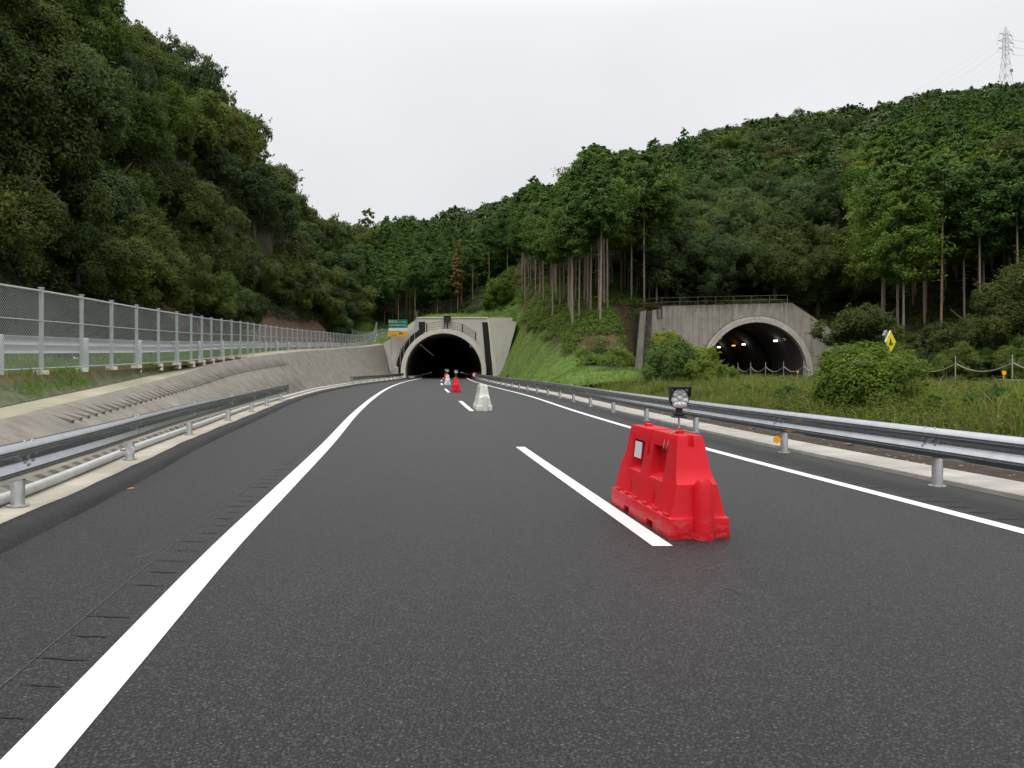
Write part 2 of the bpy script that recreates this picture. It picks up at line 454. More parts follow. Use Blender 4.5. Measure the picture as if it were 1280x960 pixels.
# ------------------------------------------------------------------ terrain
cp = []
for y, rx, rz in ((-25, -16, 10), (-8, -18, 10.5), (10, -20.5, 12), (30, -24, 15), (50, -27, 19.5), (75, -30.5, 24.2), (100, -32.5, 24.5)):
    fx, fz = fence_x(max(y, -8)) - (.14 * 0 if y > -8 else (-17 * -.13)), fence_z(max(y, -8))
    cp += [(fx - 4.3, y, fz - .05), (fx - 8, y, fz + .38 * (rz - fz)), (rx, y, rz), (rx - 16, y, rz + 2), (rx - 50, y, rz)]
cp += [(-33, 125, 22.5), (-36, 170, 26), (-40, 230, 33), (-46, 300, 45), (-60, 170, 28), (-90, 230, 35), (-90, 330, 45),
       (-24, 120, 6.5), (-18.5, 121, 7.0), (-18.2, 113.5, 4.7), (-15.6, 113.5, 6.4), (-13, 113.5, 8.1), (-9, 113.5, 8.25), (-3.4, 113.5, 8.25),
       (-25, 135, 9.5), (-28, 112, 8.0), (-9, 122, 8.7), (-9, 135, 10.3), (-10, 160, 14), (-22, 160, 14), (-12, 200, 24), (-15, 260, 38), (-20, 400, 68), (-52, 400, 62), (-8, 400, 74),
       (-1.4, 112, .4), (.7, 112.5, 8.0), (-1.7, 104, .2), (1.3, 104, 7.0), (-1.4, 95, .15), (2.0, 95, 6.4), (.1, 85, .15), (3.6, 85, 5.1), (1.2, 75, .15), (5, 75, 3.9), (2.8, 60, .2), (5.6, 60, 1.7), (5, 50, .35), (3.6, 48, .0),
       (.6, 125, 12.2), (-3, 118, 8.9), (-6, 125, 9.0), (9, 62, 1.2), (12, 62, .8), (9.2, 72, 4.6), (8, 80, 6.9), (10.5, 80, 6.8), (5, 100, 10.4), (1.3, 130, 17.5), (11, 100, 11.5), (10, 130, 18.5), (15, 150, 24), (5, 160, 22),
       (16, 86, 7.9), (19, 100, 11.5), (21, 130, 21), (21.5, 110, 15), (26, 88, 8.6), (26, 100, 12), (30, 86, 8.1), (34, 85.5, 5.0), (40, 84, 6.5), (26, 120, 18), (37, 75, 4.6), (45, 76, 6.0), (33.5, 64, .7), (36.5, 55, .6), (40, 62, 1.9), (50, 66, 4.5), (40, 40, .5),
       (60, 75, 9), (90, 90, 16), (60, 110, 19), (90, 140, 29), (40, 140, 25), (60, 180, 41), (120, 180, 46), (120, 250, 70), (170, 250, 76), (200, 320, 104),
       (0, 300, 54), (15, 300, 58), (36, 300, 67), (60, 250, 63), (90, 300, 85), (115, 320, 93), (147, 350, 104), (188, 400, 124), (234, 450, 149), (262, 428, 139), (284, 430, 140), (274, 480, 156), (308, 500, 166), (330, 500, 167),
       (0, 520, 60), (100, 460, 85), (230, 560, 130), (310, 640, 140), (420, 560, 165), (420, 300, 140), (300, 250, 110), (200, 120, 40), (200, 30, 20), (90, 30, 8), (60, 40, 3), (60, -10, 2), (140, -20, 8), (45, 20, .3), (45, -25, 0)]
cp = np.array(cp, float)


def tps_fit(P, lam=.6):
    X = P[:, :2] / 50
    d = np.linalg.norm(X[:, None] - X[None], axis=2)
    K = np.where(d > 0, d * d * np.log(d + 1e-12), 0)
    n = len(P)
    A = np.zeros((n + 3, n + 3))
    A[:n, :n] = K + np.eye(n) * lam * 1e-4
    A[:n, n] = 1; A[:n, n + 1:] = X
    A[n, :n] = 1; A[n + 1:, :n] = X.T
    b = np.zeros(n + 3); b[:n] = P[:, 2]
    return np.linalg.solve(A, b)


TW = tps_fit(cp)
_ph = rng.uniform(0, 6.28, 12)


def height(x, y):
    x = np.atleast_1d(np.asarray(x, float)); y = np.atleast_1d(np.asarray(y, float))
    out = np.empty(len(x))
    for i in range(0, len(x), 20000):
        q = np.stack([x[i:i+20000], y[i:i+20000]], 1) / 50
        d = np.linalg.norm(q[:, None] - cp[None, :, :2] / 50, axis=2)
        K = np.where(d > 0, d * d * np.log(d + 1e-12), 0)
        out[i:i+20000] = K @ TW[:-3] + TW[-3] + q @ TW[-2:]
    amp = sstep((y - 115) / 60) * 1.6 + .12
    nz = (np.sin(x * .21 + _ph[0] + 1.3 * np.sin(y * .13 + _ph[1])) + np.sin(y * .17 + _ph[2] + np.sin(x * .11 + _ph[3])) + .6 * np.sin(x * .53 + y * .31 + _ph[4])) / 2.6
    out = out + amp * nz
    lat = fence_x(np.clip(y, -8, 112)) - x
    toe = fence_z(np.clip(y, -8, 112)) - .12 + 1.25 * np.maximum(0, lat - 4.4)
    out = np.where((y < 112.2) & (x < -4) & (lat < 10), np.minimum(out, toe), out)
    ravine = .7 + 2.6 * np.maximum(0, .1475 * y - x + .35)
    out = np.where((y > 58) & (y < 84.6) & (x > 6) & (x < 14), np.minimum(out, ravine), out)
    cut = .12 + 3.5 * np.maximum(0, x + 1.25)
    out = np.where((y > 96) & (y < 112.0) & (x < 4) & (x > -6), np.minimum(out, cut + 9), out)
    pxx = 640 + 1000 * x / np.maximum(y, 1)
    lim = HC + np.where(pxx < 627, -10, -10 + 3.79 * (pxx - 627)) * y / 1000
    out = np.where((y > 88) & (y < 112.0) & (x > -6) & (pxx < 652), np.minimum(out, lim), out)
    ft = np.interp(x, [11.5, 12.7, 15.7, 29.5, 34, 36.2, 46], [7.0, 7.3, 7.9, 8.15, 5.0, 3.2, 4.0])
    out = np.where((y > 84.6) & (y < 94) & (x > 12.4) & (x < 44), np.clip(out, ft - .9, ft - .75 + 1.0 * (y - 84.6)), out)
    ft = np.interp(x, [-18.4, -13.2, -3.4, .05, .7], [4.5, 8.2, 8.3, 8.3, 7.75])
    out = np.where((y > 112.1) & (y < 122) & (x > -18.4) & (x < .9), np.clip(out, ft - .25, ft - .12 + .22 * (y - 112.1)), out)
    # the portals' own ground level behind their crown walls
    return np.maximum(out, -1.2)


def in_hole(x, y):
    h1 = (x > fence_x(np.clip(y, -8, 112)) - 3.0) & (x < strip_r(y) + 1.6) & (y < 112.4)
    h1b = (x > fence_x(np.clip(y, -8, 112)) - 3.0) & (x < 12.6 + 30) & (y < 49) & (x < road2_c(y) + 6.6)
    h2 = (x > 13.35) & (x < road2_c(y) + 6.4) & (y < 84.7)
    h2b = (x > 13.35) & (x < 34.2) & (y > 70) & (y < 84.7)
    return h1 | h1b | h2 | h2b


def build_terrain():
    ys = np.concatenate([np.arange(-25, 44, 3.0), np.arange(44, 135, 1.2), np.arange(135, 200, 3), np.arange(200, 640, 9)])
    xs = np.concatenate([np.arange(-140, -60, 8), np.arange(-60, -34, 3), np.arange(-34, 48, 1.2), np.arange(48, 100, 3), np.arange(100, 440, 9)])
    X, Y = np.meshgrid(xs, ys)
    x, y = X.ravel(), Y.ravel()
    z = height(x, y)
    hole = in_hole(x, y)
    nx, ny = len(xs), len(ys)
    idx = np.arange(nx * ny).reshape(ny, nx)
    q = np.stack([idx[:-1, :-1], idx[:-1, 1:], idx[1:, 1:], idx[1:, :-1]], -1).reshape(-1, 4)
    q = q[~hole[q].any(axis=1)]
    me = bpy.data.meshes.new('hillside')
    me.from_pydata(np.stack([x, y, z], 1).tolist(), [], q.tolist())
    col = np.tile(np.array([.032, .036, .016, 1.0]), (len(x), 1))
    turf = (x < 9) & (x > -8) & (y > 46) & (y < 128) & (z < turf_limit(x, y))
    turf |= (y > 112.5) & (y < 126) & (x < 2) & (x > -24) & (z < 14)
    col[turf] = (.105, .165, .034, 1)
    brown = (x < -18) & (x > fence_x(np.clip(y, -8, 112)) - 9) & (y > 48) & (y < 112)
    col[brown] = (.115, .075, .048, 1)
    nose = (x > 0) & (x < 16) & (y > 60) & (y < 135) & ~turf
    col[nose] = (.085, .062, .032, 1)
    a = me.color_attributes.new('groundcol', 'FLOAT_COLOR', 'POINT')
    a.data.foreach_set('color', col.ravel().astype(np.float32))
    o = link('hillside', me, MT['ground'], smooth=True)
    tag(o, kind='structure')
    return o


def turf_limit(x, y):
    # height of the edge between the mown grass and the shrubs above it, on the slope right of the new portal
    return np.interp(y, [46, 50, 60, 75, 85, 95, 104, 112, 118, 128], [.8, .9, 1.6, 3.5, 4.8, 6.2, 6.9, 8.2, 10.3, 12.8])


terrain = build_terrain()

# ------------------------------------------------------------------ road and flat surfaces
YS = np.concatenate([np.arange(-8, 40, .8), np.arange(40, 115, 1.6), np.arange(115, 271, 5)])


def loft(name, cols, ys, mat, kind='structure', smooth=True, close=False):
    rows = []
    for y in ys:
        rows.append([(c[0](y) if callable(c[0]) else c[0], y, c[1](y) if callable(c[1]) else c[1]) for c in cols])
    mb = MB(); mb.grid(rows, 0, close)
    o = mb.build(name, mat, smooth=smooth)
    if kind: o['kind'] = kind
    return o


bg = MB()
bg.add([(-1500, -1500, -2.2), (1500, -1500, -2.2), (1500, 1500, -2.2), (-1500, 1500, -2.2)], [(0, 1, 2, 3)])
o = bg.build('ground', MT['stone']); o['kind'] = 'structure'

loft('road', [(lambda y: kerb_l(y) - .1, 0), (line_c, 0), (lambda y: strip_r(y) + .05, 0)], YS, MT['asphalt'])


def stripe(mb, f, w, y0, y1, z=.004, off=0.0, step=.8):
    ys = np.append(np.arange(y0, y1, step), y1)
    rows = []
    for y in ys:
        s = (f(y + .05) - f(y - .05)) / .1
        hw = w / 2 * math.sqrt(1 + s * s)
        rows.append([(f(y) + off - hw, y, z), (f(y) + off + hw, y, z)])
    mb.grid(rows)


mk = MB()
stripe(mk, line_l, .215, -4, 250)
stripe(mk, line_r, .165, -4, 250)
for k in range(-1, 6):
    stripe(mk, line_c, .16, 6.37 + 20 * k, 6.37 + 20 * k + 8.0)
o = mk.build('road_markings', MT['paint']); o['kind'] = 'structure'

# flat dark strokes painting the shade of rumble grooves beside the edge line and the chalk setting-out line
gm = MB()
def groove(x0, y, L, w, dy):
    n = 7
    up, lo = [], []
    for i in range(n + 1):
        t = i / n
        ww = w * (.35 + .65 * math.sin(math.pi * min(1, t * 1.1 + .05))) * random.uniform(.5, 1.3)
        x = x0 + L * t; yy = y + dy * t + random.uniform(-.006, .006)
        up.append((x, yy + ww, .004)); lo.append((x, yy - ww, .004))
    gm.grid([lo, up])
for y in np.arange(2.9, 34, .33):
    if random.random() < .06: continue
    groove(line_l(y) - random.uniform(.15, .2), y, -random.uniform(.16, .30), random.uniform(.006, .017), .03)
    if y > 7: groove(line_r(y) + .16, y, random.uniform(.2, .34), random.uniform(.008, .02), -.03)
o = gm.build('rumble_strip', MT['groove']); o['kind'] = 'structure'
ch = MB()
stripe(ch, line_l, .008, 2.5, 13, off=-.43)
o = ch.build('chalk_line', mottled('chalk', (.10, .098, .095), (.035, .035, .035), 25, .9, 0)); o['kind'] = 'structure'
# pale scuffs left by a dragged block
sm = MB()
for px, py, L in ((866, 703, .12), (880, 711, .07), (905, 735, .16), (918, 740, .12), (895, 590, .2)):
    Y = 1420 / (py - 460); X = (px - 640) * Y / 1000
    a = random.uniform(-.9, -.5)
    d = Vector((math.cos(a), math.sin(a), 0)); n = Vector((-d.y, d.x, 0)) * .006
    p = Vector((X, Y, .004))
    sm.add([p - n, p + d * L - n * .3, p + d * L + n * .3, p + n], [(0, 1, 2, 3)])
o = sm.build('scuff_marks', mottled('scuff', (.035, .035, .035), (.12, .12, .118), 50, .9, 0)); o['kind'] = 'structure'

# left side: asphalt kerb, pale concrete strip
wob = lambda y: .012 * np.sin(y * 1.7) + .010 * np.sin(y * 3.9 + 1)
loft('kerb', [(kerb_l, -.02), (lambda y: kerb_l(y) - .05 + wob(y), .075), (lambda y: kerb_l(y) - .12 + wob(y), .125), (lambda y: kerb_l(y) - .24 + wob(y), .135), (lambda y: kerb_l(y) - .31 + 1.5 * wob(y), .085)], np.arange(-8, 112, .5), MT['kerb'])
loft('concrete_strip', [(lambda y: kerb_l(y) - .27, .09), (lambda y: wall_b(y) - .05, .10)], np.arange(-8, 112, .8), MT['strip'])
# right side: concrete strip behind the guard rail
loft('gutter_strip', [(lambda y: strip_r(y) - .02, -.02), (lambda y: strip_r(y), .05), (lambda y: strip_r(y) + .70, .07 ), (lambda y: strip_r(y) + .72 + .03 * np.sin(y * 2.3), -.02)], np.arange(-8, 111, .6), MT['block'], smooth=False)

# embankment between the retaining wall and the fence, and the lane above it
ec = [(lambda y: wall_tx(y) - .55, lambda y: wall_tz(y) + .10),
      (lambda y: .5 * (wall_tx(y) - .55 + fence_x(y)), lambda y: .5 * (wall_tz(y) + .10 + fence_z(y)) - .03),
      (lambda y: fence_x(y) + .12, lambda y: fence_z(y) - .06),
      (lambda y: fence_x(y) - .6, lambda y: fence_z(y) - .04), (lambda y: fence_x(y) - 2.2, lambda y: fence_z(y) + .02), (lambda y: fence_x(y) - 5.2, lambda y: fence_z(y) - .05), (lambda y: fence_x(y) - 9.0, lambda y: fence_z(y) - .2)]
o = loft('embankment', ec, np.arange(-8, 112.3, .8), MT['soil'])
nv = len(o.data.vertices)
co = np.empty(nv * 3); o.data.vertices.foreach_get('co', co); co = co.reshape(-1, 3)
kcol = np.tile([.10, .125, .06, 1.0], (nv, 1))
kcol[2::7] = (.13, .085, .055, 1); kcol[0::7] = (.14, .15, .09, 1)
kcol[3::7] = (.09, .10, .04, 1); kcol[4::7] = (.08, .11, .03, 1)
a = o.data.color_attributes.new('groundcol', 'FLOAT_COLOR', 'POINT'); a.data.foreach_set('color', kcol.ravel().astype(np.float32))

# median between the two carriageways
med_a = lambda y: strip_r(y) + .70
med_b = lambda y: road2_c(y) - 5.35


def med_z(x, y):
    d = x - med_a(y)
    e = med_b(y) - x
    z = -.02 + .06 * sstep(d / 2) + .30 * sstep((d - 2.6) / 4.0)
    return z * sstep(e / 2.0) - .12 * (1 - sstep(e / 2.0))


rows, cols = [], []
TT = np.linspace(0, 1, 26) ** 1.25
mys = np.concatenate([np.arange(-8, 30, .8), np.arange(30, 84.4, 1.4), [84.6]])
for y in mys:
    xs = med_a(y) + (med_b(y) - med_a(y)) * TT
    rows.append([(x, y, float(med_z(x, y))) for x in xs])
    for x in xs:
        d = x - med_a(y)
        g = sstep((d - 2.5 - .5 * math.sin(y * .9)) / 1.2)
        cols.append(np.array([.068, .054, .042, 1]) * (1 - g) + np.array([.085, .078, .03, 1]) * g)
mb = MB(); mb.grid(rows)
o = mb.build('median_ground', MT['soil'], smooth=True); o['kind'] = 'structure'
a = o.data.color_attributes.new('groundcol', 'FLOAT_COLOR', 'POINT'); a.data.foreach_set('color', np.array(cols).ravel().astype(np.float32))
Y2 = np.concatenate([np.arange(-8, 86, 3), np.arange(86, 200, 8)])
loft('side_road', [(lambda y: road2_c(y) - 5.4, -.06), (lambda y: road2_c(y) + 5.2, -.06)], Y2, MT['asphalt'])
mk = MB()
for off in (-4.1, 3.9):
    stripe(mk, lambda y: road2_c(y) + off, .18, -6, 180, z=-.056, step=4)
for k in range(9):
    stripe(mk, lambda y: road2_c(y) - .1, .15, 4 + 20 * k, 12 + 20 * k, z=-.056, step=4)
o = mk.build('side_road_markings', MT['paint']); o['kind'] = 'structure'
o = loft('far_verge', [(lambda y: road2_c(y) + 5.15, -.07), (lambda y: road2_c(y) + 6.2, .0), (lambda y: road2_c(y) + 8.4, .15)], np.arange(-8, 84.6, 2.5), MT['soil'])
nv = len(o.data.vertices)
a = o.data.color_attributes.new('groundcol', 'FLOAT_COLOR', 'POINT'); a.data.foreach_set('color', np.tile([.08, .09, .03, 1], (nv, 1)).ravel().astype(np.float32))

# ------------------------------------------------------------------ retaining wall
w = empty('retaining_wall', (0, 0, 0), 0, 'long tan sloping concrete retaining wall with ribs, left of the road below the wire fence', 'retaining wall')
wb = MB()
wys = np.concatenate([np.arange(-8, 45, .6), np.arange(45, 112, 1.5), [111.9]])
rows = []
for y in wys:
    bx, tx, tz = wall_b(y), wall_tx(y), wall_tz(y)
    rows.append([(bx, y, .02)] + [(bx + (tx - bx) * t, y, .02 + (tz - .02) * t) for t in (.33, .66, .985)] + [(tx - .03, y, tz), (tx - .12, y, tz + .012)])
wb.grid(rows)
# ribs that run up the slope, in a lower and an upper band
y = 1.0
while y < 46:
    bx, tx, tz = wall_b(y), wall_tx(y), wall_tz(y)
    for t0, t1 in ((.05, .58), (.71, .92)):
        if t0 > .5 and y < 13: continue
        t1 = t1 - random.uniform(0, .06)
        p0 = Vector((bx + (tx - bx) * t0, y, .02 + (tz - .02) * t0))
        p1 = Vector((bx + (tx - bx) * t1, y - .10, .02 + (tz - .02) * t1))
        up = Vector((tz, 0, -(tx - bx))).normalized()
        up = Vector((abs(up.x), 0, abs(up.z)))
        hy = Vector((0, .055, 0))
        h0 = up * .06; h1 = up * .02
        wb.add([p0 - hy, p0 + hy, p1 + hy, p1 - hy, p0 - hy * .7 + h0, p0 + hy * .7 + h0, p1 + hy * .7 + h1, p1 - hy * .7 + h1],
               [(4, 5, 6, 7), (0, 1, 5, 4), (1, 2, 6, 5), (2, 3, 7, 6), (3, 0, 4, 7)])
    y += .42 * (1 + y * .004)
wb.build('wall_face', MT['wall'], w)
lb = MB()
lb.grid([[(wall_tx(y) - .12, y, wall_tz(y) + .014), (wall_tx(y) - .7, y, wall_tz(y) + .115)] for y in wys])
lb.build('ledge', MT['ledge'], w)
pl = MB(); pl.box((-16.55, 98.5, 1.95), (.06, 1.5, .45), ry=R(-20)); pl.build('name_plate', MT['signwhite'], w)

cb = MB()
cb.tube([(wall_b(y) + .13, y, .155) for y in np.arange(-6, 96, 1.0)], .055, 10)
tag(cb.build('conduit_pipe', MT['conduit'], smooth=True), 'long pale grey conduit pipe lying at the foot of the ribbed wall, left side', 'pipe')

# ------------------------------------------------------------------ guard rails
PROF = [(-.012, .350), (.012, .354), (.030, .345), (.078, .292), (.084, .268), (.074, .246), (.020, .196), (.012, .175), (.020, .154), (.074, .104), (.084, .082), (.078, .058), (.030, .005), (.012, -.004), (-.012, 0)]


def guardrail(name, label, group, fx, y0, y1, side, zb, post_ys, post_h=.70, rail_z=.39, mat='steel', pmat='post_steel', post_side=1, pr=.062, terminals=(False, False)):
    t = empty(name, (float(fx(y0)), y0, float(zb(y0) if callable(zb) else zb)), 0, label, 'guardrail', group)
    ox, oy, oz = t.location
    zf = zb if callable(zb) else (lambda y: zb)
    mb = MB()
    ys = np.append(np.arange(y0, y1, 1.0), y1)
    rows = []
    for y in ys:
        s = (fx(y + .1) - fx(y - .1)) / .2
        n = Vector((1, -s, 0)).normalized() * side
        base = Vector((fx(y) - ox, y - oy, zf(y) + rail_z - oz))
        front = [base + n * d + Vector((0, 0, z)) for d, z in PROF]
        back = [base + n * (d - .006) + Vector((0, 0, z)) for d, z in reversed(PROF)]
        rows.append(front + back)
    mb.grid(rows, close=True)
    n = len(rows[0])
    mb.add(rows[0], [tuple(range(n))]); mb.add(rows[-1], [tuple(range(n))])
    # splice plates and bolts every 4 m
    bb = mb
    for y in post_ys:
        if y > 60 or y < y0 or y > y1: continue
        s = (fx(y + .1) - fx(y - .1)) / .2
        n = Vector((1, -s, 0)).normalized() * side
        tg = Vector((n.y, -n.x, 0))
        for dz, dd, k in ((.348, .02, -1), (.348, .02, 1), (.222, .05, -1), (.222, .05, 1), (.155, .028, -1), (.155, .028, 1), (.130, .055, 1), (.175, .016, 0)):
            c = Vector((fx(y) - ox, y - oy, zf(y) + rail_z - oz + dz)) + n * dd + tg * (.09 * k)
            bb.disc(c, .011, n + Vector((0, 0, .6 if dz > .3 else 0)), .022, 8, mi=1)
    rail = mb.build('rail', [MT[mat], MT['post_steel']], t, smooth=True)
    for side_i, yy in ((0, y0), (1, y1)):
        if terminals[side_i]:
            s = (fx(yy + .1) - fx(yy - .1)) / .2
            n = Vector((1, -s, 0)).normalized() * side
            c = Vector((fx(yy) - ox, yy - oy, zf(yy) + rail_z - oz)) - n * .05
            tb = MB()
            tb.tube([c + Vector((0, 0, -.02)), c + Vector((0, 0, .37))], .125, 14)
            tb.build('end_cap', MT['steel'], t, smooth=True)
    first = None
    for y in post_ys:
        s = (fx(y + .1) - fx(y - .1)) / .2
        n = Vector((1, -s, 0)).normalized() * side
        if first is None:
            pb = MB()
            pb.tube([(0, 0, -.1), (0, 0, post_h - .012), (0, 0, post_h)], [pr, pr, pr * .85], 16)
            pb.disc((0, 0, .006), pr * 1.6, (0, 0, 1), .012, 16)
            p = pb.build('post', MT[pmat], t, smooth=True); first = p
        else:
            p = first.copy(); COL.objects.link(p); p.parent = t
        off = n * (-.075 * post_side)
        p.location = (fx(y) + off.x - ox, y + off.y - oy, zf(y) - oz)
    return t


def reflector(parent, wx, wy, wz, mat, r=.055, stem=(.1, 0, 0)):
    mb = MB()
    ox, oy, oz = parent.location
    c = Vector((wx - ox, wy - oy, wz - oz))
    mb.disc(c, r, (0, 1, 0), .025, 22)
    o = mb.build('reflector', MT[mat], parent, smooth=True)
    sb = MB(); sb.box(c + Vector(stem) * .5, (abs(stem[0]), .012, .02)); sb.build('bracket', MT['amber'] if mat == 'amber' else MT['dryleaf'], o)


railL = lambda y: kerb_l(y) - .48
lp = [7.67 - 4, 7.67, 11.58, 15.9, 20.3, 24.4, 28.2, 32.6]
g = guardrail('guardrail', 'galvanised guardrail on round posts along the left kerb, ending short of the tunnel', None, railL, -5, 34, 1, .10, [-.3] + lp, post_h=.58, rail_z=.275, terminals=(False, True))
reflector(g, railL(11.2) + .12, 11.0, .29, 'whitedisc', .055, (-.14, 0, 0))
guardrail('guardrail', 'short separate guardrail at the left kerb right before the new tunnel mouth', None, lambda y: kerb_l(y) - .5, 64, 106, 1, .10, list(np.arange(65, 107, 4.0)), post_h=.60, rail_z=.29, terminals=(True, False))
railR = lambda y: line_r(y) + .99
rp = [5.6, 9.6, 13.4] + [17.6 + 3.95 * k for k in range(23)]
g = guardrail('guardrail', 'long shiny galvanised guardrail along the right edge of the new road, behind the red barrier', None, railR, -4, 107, -1, 0, [1.6] + rp, post_h=.67, rail_z=.355, terminals=(False, True))
reflector(g, railR(13.4) - .10, 13.25, .235, 'amber', .06, (.09, 0, 0))
er = MB(); er.disc((line_r(106) + .9 - g.location.x, 106 - g.location.y - .2, .5), .26, (0, 1, 0), .06, 20); er.build('end_marker', MT['signwhite'], g)
wx = lambda y: fence_x(y) - .55
guardrail('white_guardrail', 'white painted guardrail standing behind the wire mesh fence on the upper left lane', None, wx, -6, 107, -1, lambda y: fence_z(y) - .08,
          list(np.arange(-5.6, 106, 4.15)), post_h=.80, rail_z=.44, mat='white_rail', pmat='white_rail', post_side=1, pr=.075)
g2 = lambda y: road2_c(y) - 5.25
guardrail('guardrail', 'low galvanised guardrail on the near edge of the far right carriageway, below the rope', None, g2, 20, 83, 1, -.1, list(np.arange(21, 83, 4.0)), rail_z=.36)
g3 = lambda y: road2_c(y) + 5.3
guardrail('guardrail', 'galvanised guardrail on the far edge of the far right carriageway, before the hedge bushes', None, g3, 20, 83, -1, -.1, list(np.arange(21, 83, 4.0)), rail_z=.40)

# ------------------------------------------------------------------ wire mesh fence on the left
def wire_fence(label, pts, H, step_posts, post_r=.03, first_footing=True):
    t = empty('mesh_fence', pts[0], 0, label, 'fence')
    o0 = Vector(pts[0])
    P = [Vector(p) - o0 for p in pts]
    # mesh panel as one curtain with the wire pattern
    mb = MB()
    u, uvs, rows = 0.0, [], []
    for i, p in enumerate(P):
        if i: u += (P[i] - P[i - 1]).length
        rows.append([p + Vector((0, 0, .05)), p + Vector((0, 0, H))]); uvs.append(u)
    mb.grid(rows)
    o = mb.build('wire_mesh', MT['chain'], t, recalc=False)
    me = o.data
    uvl = me.uv_layers.new(name='UVMap')
    for lp_ in me.loops:
        vi = lp_.vertex_index
        uvl.data[lp_.index].uv = (uvs[vi // 2], H if vi % 2 else .05)
    rb = MB()
    for h, r in ((.06, .016), (H * .62, .012), (H - .03, .022)):
        rb.tube([p + Vector((0, 0, h)) for p in P], r, 6)
    rb.build('rails', MT['fence_post'], t)
    first = None
    for p in P[::step_posts]:
        if first is None:
            pb = MB()
            pb.box((0, 0, H / 2), (.062, .062, H + .06)); pb.box((0, 0, H + .035), (.085, .085, .02))
            first = pb.build('post', MT['fence_post'], t)
            q = first
        else:
            q = first.copy(); COL.objects.link(q); q.parent = t
        q.location = p
    if first_footing:
        first = None
        for p in P[::step_posts]:
            if first is None:
                pb = MB(); pb.box((0, 0, -.07), (.2, .2, .2)); first = pb.build('footing', MT['ring_new'], t); q = first
            else:
                q = first.copy(); COL.objects.link(q); q.parent = t
            q.location = p
    return t


fy = [-6.0]
while fy[-1] < 106.5:
    s = (fence_x(fy[-1] + .1) - fence_x(fy[-1] - .1)) / .2
    fy.append(fy[-1] + 2.0 / math.sqrt(1 + s * s))
pts = [(fence_x(y), y, fence_z(y)) for y in fy]
px_, py_, pz_ = pts[-1]
pts += [(px_ + .05, py_ + 1.2, pz_ + .7), (px_ + .12, py_ + 2.4, pz_ + 1.6)]
wire_fence('long pale green wire mesh fence on posts along the top of the left retaining wall', pts, 1.62, 1)
f2 = [(-24.6 + 6.4 * k / 7, 119.0 - .2 * k, 0) for k in range(8)]
f2 = [(x, y, float(height(x, y)[0]) - .05) for x, y, _ in f2]
wire_fence('short pale fence climbing the bank above the left wall, left of the green sign', f2, 1.35, 1, first_footing=False)

# ------------------------------------------------------------------ tunnel portals
def arc_pts(cx, cz, r, z0, n=48):
    a0 = math.asin((z0 - cz) / r)
    a1 = math.pi - a0
    return [(cx + r * math.cos(a0 + (a1 - a0) * k / n), cz + r * math.sin(a0 + (a1 - a0) * k / n)) for k in range(n + 1)]


def ring_mesh(mb, cx, cz, ri, ro, y0, y1, z0, mi=0, n=48):
    a = arc_pts(cx, cz, ri, z0, n); b = arc_pts(cx, cz, ro, z0, n)
    rows = [[(pi[0], y0, pi[1]), (po[0], y0, po[1]), (po[0], y1, po[1]), (pi[0], y1, pi[1])] for pi, po in zip(a, b)]
    mb.grid(rows, mi, close=True)
    mb.add(rows[0], [(0, 1, 2, 3)], mi); mb.add(rows[-1], [(0, 1, 2, 3)], mi)


def tunnel_tube(name, mat, cx, cz, r, y0, y1, dx, z0, parent, n=40):
    mb = MB()
    rows = []
    for y in np.linspace(y0, y1, 12):
        rows.append([(x + dx * (y - y0), y, z) for x, z in arc_pts(cx, cz, r, z0, n)])
    mb.grid(rows)
    mb.add(rows[-1], [tuple(range(len(rows[-1])))])
    return mb.build(name, mat, parent, smooth=True)


# --- new tunnel
TX, TZ, TY = -9.5, .95, 112.0
p1 = empty('tunnel_portal', (0, 0, 0), 0, 'new pale concrete tunnel portal straight ahead, round dark mouth with black drain strips', 'tunnel portal')
mb = MB()
inner = arc_pts(TX, TZ, 5.55, 0.0)
poly = [(-16.6, 0.0), (-18.1, 4.79), (-13.2, 8.35), (-3.42, 8.40), (-2.75, 0.0)] + inner
mb.prism_y(poly, TY, TY + 2.4)
mb.build('facade', MT['portal_new'], p1)
mb = MB(); mb.box((-8.3, TY + 1.1, 8.47), (9.9, 2.4, .16)); mb.build('coping', MT['ring_new'], p1)
mb = MB(); ring_mesh(mb, TX, TZ, 5.30, 5.92, TY - 1.1, TY + .4, 0.0); mb.build('arch_ring', MT['ring_new'], p1, smooth=True)
for sgn in (-1, 1):
    mb = MB()
    a = R(90 + sgn * 47)
    c = Vector((TX + 5.62 * math.cos(a), TY - 1.115, TZ + 5.62 * math.sin(a)))
    mb.box(c, (.75, .03, .26), ry=-(a - math.pi / 2))
    mb.build('reflective_panel', MT['signwhite'], p1)
mb = MB()
# black drain: annulus on the left and the upright above it
n = 16
A0, A1 = R(118), R(184)
rows = []
for k in range(n + 1):
    a = A0 + (A1 - A0) * k / n
    ro = 6.80 - .10 * k / n
    rows.append([(TX + 5.93 * math.cos(a), TY - .03, TZ + 5.93 * math.sin(a)), (TX + ro * math.cos(a), TY - .03, TZ + ro * math.sin(a)),
                 (TX + ro * math.cos(a), TY - .002, TZ + ro * math.sin(a))])
mb.grid(rows)
mb.box((-12.6, TY - .03, 7.15), (.9, .05, 1.5))
mb.build('black_drain', MT['black'], p1)
mb = MB(); mb.prism_y([(-4.2, 7.85), (-3.42, 7.85), (-2.62, .3), (-3.55, .3)], TY - .03, TY - .003); mb.build('black_drain', MT['black'], p1)
mb = MB(); mb.prism_y([(-3.40, 8.3), (-3.10, 8.3), (-2.05, .3), (-2.60, .3)], TY - 1.0, TY + .3); mb.build('drain_rim', MT['ring_new'], p1)
